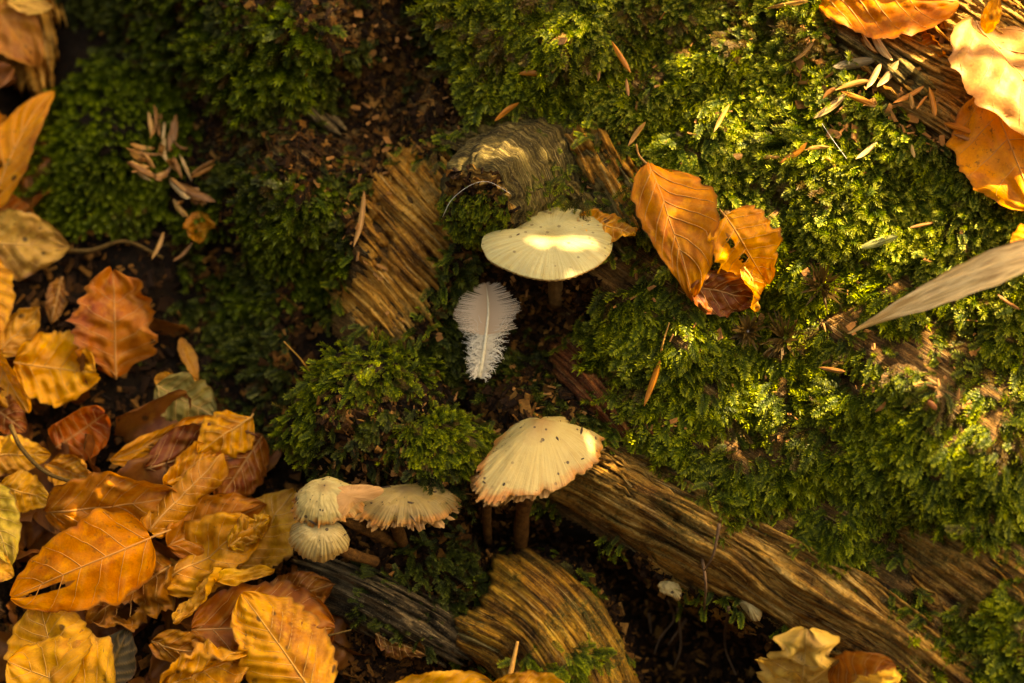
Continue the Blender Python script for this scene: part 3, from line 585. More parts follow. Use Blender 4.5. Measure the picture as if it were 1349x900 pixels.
# moss on the branch stub: lower half of its broken end and its left flank
E = STE.reshape(-1, 3); eu, ev = unP(E); i0 = np.flatnonzero(((ev > 258+14*fbm(eu/14, ev/14, 5, 2)) & (eu < 672)) | (eu < 592)); r = np.random.default_rng(12); i = r.choice(i0, 520)
instancer('moss', '', 'moss', E[i]-STT[0]*2*S, eul(-UP*.8-STT[0]*.6+.55*r.normal(size=(520, 3)), -STT[0]+.3*r.normal(size=(520, 3))), S*15*r.uniform(.6, 1.3, 520), np.clip(.6+.3*r.normal(size=520), 0, 1), K_A, LOG)
i = r.choice(len(E), 260); instancer('crumbs', '', '', E[i]-STT[0]*2*S, eul(r.normal(size=(260, 3)), -STT[0]+.3*r.normal(size=(260, 3))), S*(3+11*r.random(260)), r.random(260), K_C, LOG)
E2 = STX[:30, :].reshape(-1, 3); eu, ev = unP(E2); i0 = np.flatnonzero((ev > 255) & (eu < 625) & (eu > 540)); i = r.choice(i0, 420)
instancer('moss', '', 'moss', E2[i], eul(-UP+.5*r.normal(size=(420, 3))-FW*.4, -FW+.4*r.normal(size=(420, 3))), S*17*r.uniform(.6, 1.3, 420), np.clip(.55+.3*r.normal(size=420), 0, 1), K_A, LOG)
i0 = np.flatnonzero((eu > 690) & (ev > 215) & (ev < 285)); i = r.choice(i0, 60)
instancer('moss', '', 'moss', E2[i], eul(-UP+RT*.5+.4*r.normal(size=(60, 3)), -FW+.4*r.normal(size=(60, 3))), S*14*r.uniform(.6, 1.3, 60), np.clip(.7+.3*r.normal(size=60), 0, 1), K_A, LOG)

ub, vb = [], []
for poly, _ in PATCHES:
    u = rng.uniform(-40, 1400, 60000); v = rng.uniform(-60, 960, 60000); q = np.array(poly, float); sd_ = sdist(q, u, v); k_ = (sd_ > -14) & (sd_ < 6) & (fbm(u/38, v/38, 61, 2) > -.15); ub.append(u[k_]); vb.append(v[k_])
ub = np.concatenate(ub); vb = np.concatenate(vb); kx = rng.permutation(len(ub))[:1150]; ub, vb = ub[kx], vb[kx]; kn = len(ub)
instancer('moss', 'sprigs of moss creeping over the edges of the bare wood', 'moss', P(ub, vb, T(ub, vb)+rng.uniform(2, 22, kn)), eul(pxdir(105+50*rng.normal(size=kn))+normal(ub, vb)*.35, normal(ub, vb)+.4*rng.normal(size=(kn, 3))), S*25*rng.uniform(.5, 1.3, kn), rng.random(kn), K_A)
# star-shaped hair moss plants
def star(u, v, R, label):
    r = np.random.default_rng(int(u)); n = 60; base = P(u, v, T(u, v)+14); th = r.uniform(0, 2*np.pi, n); el = r.uniform(.05, 1.3, n)
    d = unit(np.cos(th)[:, None]*RT*np.cos(el)[:, None]+np.sin(th)[:, None]*TV*np.cos(el)[:, None]+N*np.sin(el)[:, None]); L = R*S*r.uniform(.7, 1.1, n)
    V, F = leaflets(np.repeat(base[None], n, 0)+d*2*S, d, unit(np.cross(d, N+.2*r.normal(size=(n, 3)))), L, np.full(n, 4.6*S)); tip = np.tile([.25, .5, .85, .5], n)
    t = thing('hair_moss', label, 'moss plant', base-N*14*S); obj('rosette', V, F, MOSS_L, t, {'tip': tip}, False); sv, sf = tube([base-N*26*S, base+N*3*S], 2*S); obj('stem', sv, sf, STALK, t)
star(1082, 378, 34, 'dark star-shaped hair moss between the curled leaves and the dry blade'); star(1033, 446, 38, 'larger star-shaped hair moss below the dark curled leaf'); star(985, 437, 26, 'small star-shaped hair moss left of the larger star')
star(1035, 40, 22, 'pale star-tipped moss shoot near the top, left of the orange leaf'); 

# ------------------------------------------------------------------ leaves
def leafsurf(W, L, K=(0, 0), bend=0, tipc=0, twist=0, corr=0, nv=7, fold=0, shape=(.82, .72), rag=.04, crum=0, seed=0, vs_=.22, asym=(1, 1)):
    K0, K1 = math.radians(K[0]), math.radians(K[1]); bd = math.radians(bend); tcl = math.radians(tipc); tw = math.radians(twist)
    ss = np.linspace(0, 1, 121); ph = bd*(ss-.5)+tcl*np.maximum(0, ss-.45)**2/.3; sx = np.concatenate([[0], np.cumsum(np.cos(ph[:-1]))])*L/120; sz = np.concatenate([[0], np.cumsum(np.sin(ph[:-1]))])*L/120
    def f(s, t):
        s = np.clip(s, 0, 1); wv = np.maximum(np.sin(np.pi*s**shape[0]), 0)**shape[1]
        wv = wv*(1+rag*.4*np.sin(2*np.pi*(nv*s-.2))*np.abs(t)+rag*1.5*vn(s*9, np.sign(t)*3, seed)+rag*.8*vn(s*30, np.sign(t)*3, seed+4))*np.where(t < 0, asym[0], asym[1])
        l = np.abs(t)*wv*W/2; K_ = np.where(t < 0, K0, K1); kap = np.where(np.abs(K_) < 1e-3, 1e-3, K_)/(W/2); th = kap*l
        y = np.sign(t)*np.sin(th)/kap; z = (1-np.cos(th))/kap
        at = np.abs(t); z = z + corr*np.cos(2*np.pi*nv*(s-vs_*at))*np.minimum(1, at*3.5)*wv**.5*(1-.25*at) + fold*np.abs(y)
        z = z + crum*(fbm(s*3.2, t*1.6, seed+8, 3)+.5*np.sin(s*9+seed)*at) - .012*W*np.exp(-(t/.07)**2)
        a = tw*(s-.5); y, z = y*np.cos(a)-z*np.sin(a), y*np.sin(a)+z*np.cos(a)
        p_ = np.interp(s, ss, ph); return np.stack([np.interp(s, ss, sx)-z*np.sin(p_), y, np.interp(s, ss, sz)+z*np.cos(p_)], -1)
    return f
def hfix(p): return float(T(p[0], p[1]))*.25+float(TS(p[0], p[1]))*.75+p[2]
ALL_LEAVES = []
def leaf(label, base, tip, width, col, roll=0, stalk=None, holes=(), veins=True, name='beech_leaf', cat='leaf', group='fallen leaves', pitch=0, cut=(0, 1), sd=None, ns=46, nt_=27, stalkr=1.6, vr=1, mat=None, **kw):
    seed = len(ALL_LEAVES)+1 if sd is None else sd; kw['seed'] = seed
    P0 = P(base[0], base[1], hfix(base)); P1 = P(tip[0], tip[1], hfix(tip)); ch = np.linalg.norm(P1-P0); W = width*1.1*S; rk = np.random.default_rng(seed+500)
    kw.setdefault('twist', rk.uniform(-28, 28)); kw.setdefault('tipc', rk.uniform(-45, 30)); kw.setdefault('vs_', rk.uniform(.16, .30)); kw['rag'] = kw.get('rag', .04)+.03
    kw['K'] = tuple(k+rk.uniform(-22, 22) for k in kw.get('K', (0, 0)))
    kw['corr'] = kw.get('corr', 0)*.72*S; kw['crum'] = (kw.get('crum', 0)*1.7+1.5)*S; col = (col[0], col[1]*.80, col[2]*.45)
    f = leafsurf(W, 1.0, **kw); e = f(np.array([0., 1.]), np.array([0., 0.])); Lc = np.linalg.norm(e[1, [0, 2]]-e[0, [0, 2]]) if W < .0 else None
    L = ch
    for _ in range(6):
        f = leafsurf(W, L, **kw); e = f(np.array([0., 1.]), np.array([0., 0.])); L *= ch/np.linalg.norm(e[1]-e[0])
    f = leafsurf(W, L, **kw); e = f(np.array([0., 1.]), np.array([0., 0.])); cl = unit(e[1]-e[0]); al = math.atan2(cl[2], cl[0])
    Xa = unit(P1-P0); ra = math.radians(roll); Z0 = unit(N-(N @ Xa)*Xa); Y0 = np.cross(Z0, Xa); Z = Z0*math.cos(ra)+Y0*math.sin(ra); Y = np.cross(Z, Xa)
    def G(s, t):
        q = f(s, t)-e[0]; x = q[..., 0]*math.cos(al)+q[..., 2]*math.sin(al); z = -q[..., 0]*math.sin(al)+q[..., 2]*math.cos(al)
        return P0+x[..., None]*Xa+q[..., 1][..., None]*Y+z[..., None]*Z
    s = np.linspace(0.004, .996, ns); t = np.linspace(-1, 1, nt_); tt, ss = np.meshgrid(t, s); X = G(ss, tt).reshape(-1, 3)
    F = gridF(nt_, ns); sc = ss.ravel()[F].mean(1); tc = tt.ravel()[F].mean(1); keep = np.ones(len(F), bool); edge = np.abs(tt)**3
    for hs, ht, rs, rt in holes:
        keep &= ((sc-hs)/rs)**2+((tc-ht)/rt)**2+.5*vn(sc*40, tc*9, seed) > 1; edge = np.maximum(edge, 1.25*np.exp(-(((ss-hs)/rs)**2+((tt-ht)/rt)**2-1)**2*.8)*1.0)
    nv = kw.get('nv', 7); ph = (nv*(ss-kw['vs_']*np.abs(tt)))% 1; vein = np.maximum(np.exp(-(np.minimum(ph, 1-ph)/.10)**2), np.exp(-(tt/.05)**2))
    att = {'st': np.stack([ss.ravel()*L, tt.ravel()*W/2, np.zeros(ss.size)], -1), 'edge': edge.ravel(), 'vein': vein.ravel()}
    o = thing(name, label, cat, P0, group); bl = obj('blade', X, F[keep], mat or LEAF, o, att); bl.color = (*col, 1)
    if veins:
        seg = [tube(G(np.linspace(.0, .97, 22), np.zeros(22))+Z*.5*S, np.linspace(1.6, .6, 22)*S, 5)]
        for k in range(nv):
            for sg in (-1, 1):
                s0 = (k+.0)/nv+.03; tv = np.linspace(0, .93, 9); s1 = s0+kw['vs_']*tv+.03*tv**2+.012*rk.normal()
                if s1[-1] < .985: seg.append(tube(G(s1, sg*tv)+Z*.15*S, np.linspace(.75, .3, 9)*S*vr, 4))
        V, Fv = join(seg); q = obj('veins', V, Fv, VEIN, o); q.color = (*col, 1)
    if stalk:
        pts = [P0+Xa*3*S]+[P(a, b, hfix((a, b, c))) for a, b, c in stalk]; V, Fv = tube(curve(pts, 10), np.linspace(stalkr, stalkr*.8, 10)*S, 6); q = obj('stalk', V, Fv, STALK, o); q.color = (*col, 1)
    ALL_LEAVES.append(o); return o
OR = (.62, .17, .010); OY = (.76, .29, .02); YE = (.80, .345, .022); BR = (.26, .085, .014); DB = (.10, .028, .008); GO = (.46, .20, .025); TAN0 = (.50, .26, .09); PALE = (.62, .47, .22); GR = (.17, .17, .06); RB = (.16, .035, .01)
# on the log, right
leaf('orange leaf with blotched lower half leaning on moss right of the big pale mushroom', (854, 216, 52), (914, 396, 38), 108, (.68, .27, .022), roll=4, stalk=[(842, 205, 54), (838, 190, 60)], vr=1.5, K=(-60, 10), bend=-40, twist=45, corr=1.6, nv=8, asym=(.62, 1.05), shape=(.66, .8), crum=4, sd=3)
leaf('yellow leaf with two dark holes overlapping the orange leaf on the moss', (955, 284, 62), (1008, 372, 48), 84, (.80, .36, .03), roll=-10, stalk=[(948, 276, 60)], K=(10, -15), bend=-20, corr=1.4, nv=7, shape=(.62, .62), holes=[(.26, -.30, .09, .07), (.55, -.18, .06, .10)], rag=.07, crum=3, sd=5)
leaf('dark brown curled leaf tucked under the yellow leaf with holes', (905, 378, 46), (1000, 392, 54), 64, (.17, .045, .01), roll=-35, K=(70, 40), bend=30, corr=1, crum=5, sd=8)
leaf('small pale curled leaf tip below the yellow leaf with holes', (980, 352, 60), (1000, 410, 60), 34, (.66, .36, .06), roll=60, K=(60, 60), bend=-30, corr=1, crum=2, nv=5, sd=9)
leaf('yellow leaf poking out behind the big pale mushroom', (765, 290, 40), (838, 308, 50), 56, (.70, .36, .04), roll=20, K=(20, -30), bend=-20, corr=2, crum=4, rag=.1, shape=(1.1, .55), sd=12)
leaf('orange leaf at the top edge with a rolled lower rim', (1070, -10, 24), (1262, 2, 36), 92, (.58, .20, .02), roll=-12, K=(15, -60), bend=-25, corr=1.2, nv=8, crum=4, shape=(.9, .5), sd=13)
leaf('small crinkled orange leaf on the sunlit wood at the top right', (1184, 45, 24), (1246, 72, 28), 36, (.66, .26, .03), roll=-35, K=(40, 20), bend=20, corr=3, nv=9, crum=2, sd=14)
leaf('big glossy tan leaf lit by the sun at the upper right edge', (1285, 28, 34), (1385, 200, 50), 150, (.40, .23, .13), roll=18, K=(-18, -24), bend=-15, corr=2.5, nv=6, crum=5, shape=(.62, .62), sd=15)
leaf('orange leaf lower at the right edge, glowing in the sun', (1300, 116, 50), (1365, 275, 44), 135, (.70, .29, .03), roll=-24, K=(25, 12), bend=12, corr=2, nv=5, crum=4, shape=(.7, .55), asym=(.95, .95), sd=16)
leaf('small pointed yellow leaf above the glossy tan leaf', (1298, 44, 36), (1315, -6, 50), 24, (.72, .40, .06), roll=20, K=(30, 30), corr=.5, nv=4, veins=False, sd=17)
leaf('orange nub of a leaf at the right edge above the dry blade', (1368, 300, 100), (1332, 352, 105), 50, (.68, .30, .05), roll=10, K=(40, 40), bend=-40, corr=1, veins=False, sd=18)
leaf('long dry tan blade reaching in from the right edge, out of focus', (1117, 440, 58), (1425, 325, 150), 46, (.86, .80, .70), roll=12, K=(40, 30), bend=-14, corr=0, crum=2, veins=False, rag=.02, shape=(1.7, .75), name='grass_blade', mat=BUD, sd=19, cat='dry blade')
leaf('pale ragged cream leaf at the bottom edge right of the hollow', (1050, 925, 90), (1062, 828, 120), 92, (.62, .46, .17), roll=0, K=(-30, -40), bend=-30, corr=1.5, nv=5, crum=8, rag=.16, shape=(.9, .45), sd=20)
leaf('brown leaf beside the pale ragged leaf at the bottom edge', (1085, 925, 80), (1180, 880, 90), 80, (.34, .13, .03), roll=20, K=(20, 30), corr=2, crum=3, shape=(.8, .5), sd=21)
leaf('pale yellow leaf scrap in front of the brown bottom leaf', (1120, 915, 120), (1188, 892, 120), 34, (.66, .48, .16), roll=10, K=(20, 30), crum=4, rag=.15, veins=False, shape=(.9, .5), sd=22)
leaf('yellow leaf rim at the bottom edge, left of the middle', (515, 915, 95), (652, 905, 100), 44, (.66, .36, .04), roll=-15, K=(20, -20), corr=2, crum=3, shape=(.9, .45), sd=23)
leaf('yellow leaf rim at the bottom edge under the thin twig', (648, 905, 120), (752, 910, 115), 50, (.66, .36, .04), roll=-15, K=(20, 10), corr=2, crum=3, shape=(.9, .5), sd=24)
leaf('small brown leaf lying flat on the dark humus at the bottom', (495, 835, 40), (562, 862, 36), 38, (.16, .07, .02), roll=0, K=(15, -30), crum=5, rag=.12, sd=25)
# left side litter
leaf('long orange leaf standing at the upper left edge, out of focus', (-12, 275, 30), (72, 122, 45), 78, (.66, .29, .03), roll=25, K=(20, 20), bend=-15, corr=1.5, sd=30, shape=(.7, .75))
leaf('second orange leaf cut by the left edge behind the long one', (-60, 150, 10), (30, 215, 15), 70, (.60, .24, .03), roll=-10, K=(20, 10), corr=2, sd=31)
leaf('dark orange leaf under the long standing leaf', (-30, 268, 28), (48, 285, 20), 46, (.40, .13, .02), roll=-10, K=(20, 20), corr=1, sd=32)
leaf('pale yellowish grey leaf below the standing orange leaf', (-40, 320, 38), (92, 325, 28), 85, (.52, .36, .13), roll=-10, K=(-15, 25), bend=-15, corr=2, crum=5, sd=33)
leaf('yellow leaf cut by the left edge at mid height', (-30, 325, 55), (0, 440, 55), 62, (.68, .36, .04), roll=15, K=(-10, 20), corr=2, sd=34)
leaf('small brown leaf hanging left of the spotted orange leaf', (82, 365, 10), (68, 428, 12), 30, (.30, .15, .05), roll=10, K=(30, 30), crum=3, sd=35)
leaf('large spotted orange leaf standing upright in the left litter', (153, 500, 22), (150, 358, 55), 100, (.46, .16, .025), roll=-12, K=(20, 15), bend=-15, corr=2, crum=6, rag=.12, shape=(1.05, .6), nv=6, sd=36)
leaf('wavy yellow leaf lying across the left litter below the spotted leaf', (18, 478, 58), (128, 492, 45), 92, (.70, .36, .035), roll=-8, K=(20, -25), corr=3.5, nv=6, crum=7, shape=(.9, .5), sd=37)
leaf('dull yellow leaf above the wavy yellow leaf', (-5, 470, 40), (52, 405, 42), 50, (.56, .30, .05), roll=10, K=(20, 20), corr=1, crum=3, sd=38)
leaf('yellow leaf at the left edge overlapping a dark cupped one', (-30, 440, 72), (38, 545, 70), 62, (.68, .32, .03), roll=-25, K=(20, 40), corr=2, crum=4, sd=39)
leaf('dark red-brown hollow of a cupped leaf at the left edge', (-30, 520, 60), (34, 570, 60), 60, (.22, .06, .012), roll=0, K=(50, 50), corr=1, crum=3, sd=40)
leaf('cup-shaped curled leaf with a dark red inside', (74, 590, 42), (138, 545, 48), 96, (.42, .10, .014), roll=-12, K=(75, 95), bend=55, corr=1.5, crum=4, shape=(.8, .5), sd=41)
leaf('grey-green triangular leaf at the edge of the litter', (206, 508, 48), (285, 552, 52), 66, (.20, .20, .085), roll=-16, K=(10, -20), bend=-10, corr=2, nv=6, crum=3, shape=(.85, .6), sd=42)
leaf('small yellow leaf tip above the grey-green leaf', (203, 500, 40), (240, 505, 42), 26, (.56, .28, .05), roll=-10, K=(30, 30), veins=False, sd=43)
leaf('tiny yellow leaf tip standing right of the grey-green leaf', (268, 525, 34), (248, 490, 44), 14, (.60, .30, .05), roll=-10, K=(30, 30), veins=False, sd=44)
leaf('long ochre leaf rim sweeping below the grey-green leaf', (145, 606, 50), (282, 550, 66), 38, (.58, .26, .025), roll=-35, K=(-15, 30), bend=-18, corr=1.5, crum=3, sd=45)
leaf('dark red leaf shaded beneath the folded yellow leaf', (190, 618, 46), (345, 575, 44), 76, (.16, .04, .01), roll=-20, K=(25, -20), bend=20, corr=1.5, crum=5, sd=46)
leaf('folded pointed yellow leaf at the right rim of the litter', (332, 550, 60), (262, 598, 76), 66, (.66, .33, .03), roll=0, K=(-25, -50), bend=-45, corr=2.5, nv=6, crum=4, fold=-.25, stalk=[(334, 545, 58)], sd=47)
leaf('reddish brown leaf behind the folded pointed leaf', (345, 575, 44), (285, 665, 50), 66, (.32, .10, .015), roll=14, K=(10, -20), corr=1.5, crum=4, sd=48)
leaf('ridged yellow leaf at the left edge under the dark cupped one', (-30, 600, 66), (68, 598, 60), 48, (.64, .36, .05), roll=-20, K=(10, -30), corr=2.5, nv=8, crum=3, sd=49)
leaf('crumpled ochre leaf below the cup-shaped leaf', (60, 612, 52), (135, 636, 60), 46, (.56, .27, .04), roll=-10, K=(30, 30), corr=2, crum=6, sd=50)
leaf('golden brown leaf with fine ribs behind the big orange leaf', (62, 675, 62), (236, 655, 66), 92, (.44, .17, .022), roll=-18, K=(-15, 25), bend=-12, corr=2.4, nv=8, crum=5, shape=(.95, .6), sd=51)
leaf('leaf rolled into a slanting tube', (196, 700, 86), (294, 598, 92), 92, (.50, .23, .028), roll=6, K=(-165, -150), bend=-8, corr=2, nv=9, crum=4, shape=(.8, .35), sd=52)
leaf('crinkled yellow leaf behind the rolled tube', (215, 640, 62), (300, 585, 66), 40, (.60, .28, .03), roll=10, K=(-30, 30), corr=2, crum=6, sd=53)
leaf('big bright orange leaf with a dark slit at the lower left', (199, 708, 112), (14, 786, 102), 108, (.74, .27, .018), roll=6, stalk=[(212, 703, 110), (225, 698, 100)], K=(-22, -25), bend=-22, corr=.7, nv=7, crum=2, shape=(.62, .6), holes=[(.74, .24, .17, .085)], asym=(1.0, 1.0), rag=.04, sd=54)
leaf('greenish yellow leaf at the left edge beside the big orange leaf', (-25, 632, 92), (12, 742, 96), 60, (.52, .44, .09), roll=18, K=(-10, 20), corr=2, crum=3, sd=55)
leaf('yellow leaf behind the greenish yellow one', (0, 640, 70), (68, 660, 70), 50, (.58, .34, .05), roll=-8, K=(20, -20), corr=1.5, crum=4, sd=56)
leaf('small yellow leaf tip at the left edge below the greenish one', (-25, 735, 96), (18, 760, 98), 40, (.68, .36, .05), roll=10, K=(20, 20), corr=1, veins=False, sd=57)
leaf('large folded ochre leaf in the middle of the litter', (208, 770, 78), (342, 690, 82), 88, (.56, .28, .035), roll=8, K=(-45, 10), bend=-12, corr=2.2, nv=7, crum=7, shape=(.9, .5), sd=58)
leaf('brown orange leaf lying behind the folded ochre leaf', (220, 720, 62), (352, 665, 66), 80, (.42, .16, .02), roll=-8, K=(-10, 20), corr=2, crum=5, sd=59)
leaf('dark yellow leaf leaning on the bark left of the fluted mushrooms', (312, 752, 60), (388, 648, 62), 92, (.40, .22, .025), roll=16, K=(20, -12), bend=10, corr=2, nv=8, crum=3, sd=60)
leaf('brittle yellow leaf with curled edge in front of the dark yellow one', (300, 722, 88), (358, 682, 82), 40, (.60, .36, .05), roll=0, K=(-80, 40), corr=2, crum=6, rag=.15, sd=61)
leaf('brown curled leaf with a yellow torn rim at the bottom left', (252, 830, 100), (442, 828, 88), 116, (.30, .095, .012), roll=-14, K=(35, -25), bend=28, corr=3, nv=7, crum=8, shape=(.95, .45), stalk=None, sd=62)
leaf('yellow torn rim of a leaf standing along the brown curled leaf', (228, 822, 116), (290, 748, 122), 30, (.64, .35, .05), roll=30, K=(50, 30), corr=1, crum=5, rag=.2, veins=False, sd=63)
leaf('ochre leaf edge running above the brown curled leaf', (282, 768, 112), (362, 752, 108), 22, (.62, .36, .05), roll=20, K=(40, 20), crum=3, veins=False, sd=64)
leaf('sharp yellow leaf with deep veins in the foreground at the bottom', (420, 925, 118), (318, 782, 142), 112, (.72, .36, .035), roll=-8, K=(-20, -28), bend=-18, corr=4.2, nv=10, crum=3, shape=(.75, .62), sd=65)
leaf('bright yellow leaf in the bottom left corner', (150, 925, 118), (10, 870, 118), 130, (.70, .38, .04), roll=0, K=(-10, -10), corr=2, nv=8, crum=3, shape=(.8, .6), sd=66)
leaf('pointed yellow leaf standing in the bottom left corner', (70, 920, 108), (55, 792, 104), 110, (.66, .36, .04), roll=20, K=(-15, 10), corr=2, nv=8, crum=3, shape=(.9, .6), sd=67)
leaf('tattered dark brown leaf below the big orange leaf', (225, 745, 80), (112, 822, 78), 88, (.30, .13, .02), roll=0, K=(20, 30), corr=2, crum=10, rag=.2, holes=[(.3, -.5, .1, .2), (.6, .4, .1, .2)], sd=68)
leaf('crumpled ochre leaf at the bottom beside the sharp yellow one', (215, 905, 112), (322, 862, 112), 66, (.54, .26, .03), roll=-20, K=(40, -40), corr=3, crum=8, rag=.1, sd=69)
leaf('brown leaf with yellow back under the crumpled ochre one', (200, 845, 92), (330, 870, 98), 52, (.46, .20, .025), roll=-30, K=(20, 30), corr=3, nv=8, crum=5, sd=70)
leaf('shiny dark olive leaf between the bottom left yellow leaves', (128, 915, 70), (170, 828, 72), 56, (.035, .032, .01), roll=0, K=(-20, -20), corr=.6, veins=False, sd=71)
leaf('brown leaf lying low behind the small fluted mushroom', (345, 800, 60), (440, 770, 50), 60, (.28, .10, .016), roll=0, K=(15, 15), corr=2, crum=5, sd=72)
leaf('small ochre leaf on edge between the cup-shaped leaf and the log', (238, 445, 14), (262, 500, 20), 20, (.40, .2, .05), roll=30, K=(30, 30), veins=False, sd=73)
leaf('orange leaf scrap left of the bright moss mat', (262, 278, 26), (262, 322, 30), 36, (.56, .26, .04), roll=10, K=(30, 20), crum=3, rag=.1, veins=False, sd=74)
leaf('blurred brown leaf in the top left corner', (-30, -20, 40), (50, 90, 60), 80, (.40, .18, .05), roll=10, K=(20, 20), corr=1, crum=4, veins=False, sd=75)
leaf('pale blurred leaf at the top left edge', (10, 2, 70), (70, 10, 70), 26, (.62, .42, .16), roll=0, K=(20, 20), veins=False, sd=76)
# deep litter nobody could count
def litter():
    r = np.random.default_rng(77); col = bpy.data.collections.new('litter_leaf'); cols = [(.20, .07, .014), (.30, .12, .02), (.12, .04, .01), (.40, .19, .03), (.24, .12, .03)]
    for k, c in enumerate(cols):
        f = leafsurf(.62, 1., K=(r.uniform(-110, 110), r.uniform(-110, 110)), bend=r.uniform(-70, 70), twist=r.uniform(-40, 40), tipc=r.uniform(-60, 60), corr=.014, nv=7, crum=.08, rag=.08, seed=k+200)
        s = np.linspace(.01, .99, 20); t = np.linspace(-1, 1, 11); tt, ss = np.meshgrid(t, s); X = f(ss, tt).reshape(-1, 3)-np.array([.5, 0, 0])
        o = bpy.data.objects.new('litter_leaf_%d' % k, mesh('litter_leaf', X, gridF(11, 20), {'st': np.stack([ss.ravel()*.03, tt.ravel()*.01, ss.ravel()*0+k], -1), 'edge': np.abs(tt.ravel())**3, 'vein': 0*tt.ravel()})); o.data.materials.append(LEAF); o.color = (*c, 1); col.objects.link(o)
    poly = [(-330, -200), (-60, -200), (60, 60), (120, 300), (200, 400), (290, 560), (400, 680), (440, 800), (520, 900), (560, 1200), (-330, 1200)]
    u, v = scatter(poly, 300, -9, 60, False, 30, 55); kq = (v > 470) | (u < -20) | (np.random.default_rng(5).random(len(u)) < .22); u, v = u[kq], v[kq]; n = len(u)
    return instancer('leaf_litter', 'brown decaying leaves packed deep under the fallen leaves on the left', 'leaf litter', P(u, v, T(u, v)+r.uniform(-8, 26, n)), eul(pxdir(r.uniform(0, 360, n))+.3*r.normal(size=(n, 1))*N, N+.6*r.normal(size=(n, 3))), S*r.uniform(80, 150, n), r.random(n), col)
litter().color = (.17, .055, .009, 1)

# ------------------------------------------------------------------ bud scales, needles and other small scraps
def scale_mesh(name, a, b, wd, col, parent=None, roll=None, cup=70, bend=-12, seed=0, hoff=12, rag=.02):
    r = np.random.default_rng(seed+900); P0 = P(a[0], a[1], T(*a[:2])*.4+TS(*a[:2])*.6+hoff+(a[2] if len(a) > 2 else 0)); P1 = P(b[0], b[1], T(*b[:2])*.4+TS(*b[:2])*.6+hoff+(b[2] if len(b) > 2 else 0))
    L = np.linalg.norm(P1-P0); wd = wd*(.72+.36*r.random()); f = leafsurf(wd*S, L, K=(cup, cup), bend=bend, shape=(1.15, .75), rag=rag, seed=seed, crum=(.4+6*rag)*S, twist=(seed*37 % 50)-25)
    s = np.linspace(.005, .995, 18); t = np.linspace(-1, 1, 9); tt, ss = np.meshgrid(t, s); q = f(ss, tt); e = f(np.array([0., 1.]), np.array([0., 0.])); q = q-e[0]; Xa = unit(P1-P0); ra = math.radians(r.uniform(-40, 40) if roll is None else roll)
    Z0 = unit(N-(N @ Xa)*Xa); Y0 = np.cross(Z0, Xa); Z = -(Z0*math.cos(ra)+Y0*math.sin(ra)); Y = np.cross(Z, Xa); X = (P0+q[..., 0:1]*Xa+q[..., 1:2]*Y+q[..., 2:3]*Z).reshape(-1, 3)
    o = obj(name, X, gridF(9, 18), BUD, parent, {'st': np.stack([ss.ravel()*L, tt.ravel()*wd*S/2, np.full(ss.size, seed*.1)], -1), 'edge': ss.ravel()**6}); o.color = (*col, 1); return o
BT = (.52, .27, .07); BO = (.60, .22, .03); BP = (.62, .42, .18); BB = (.34, .15, .04)
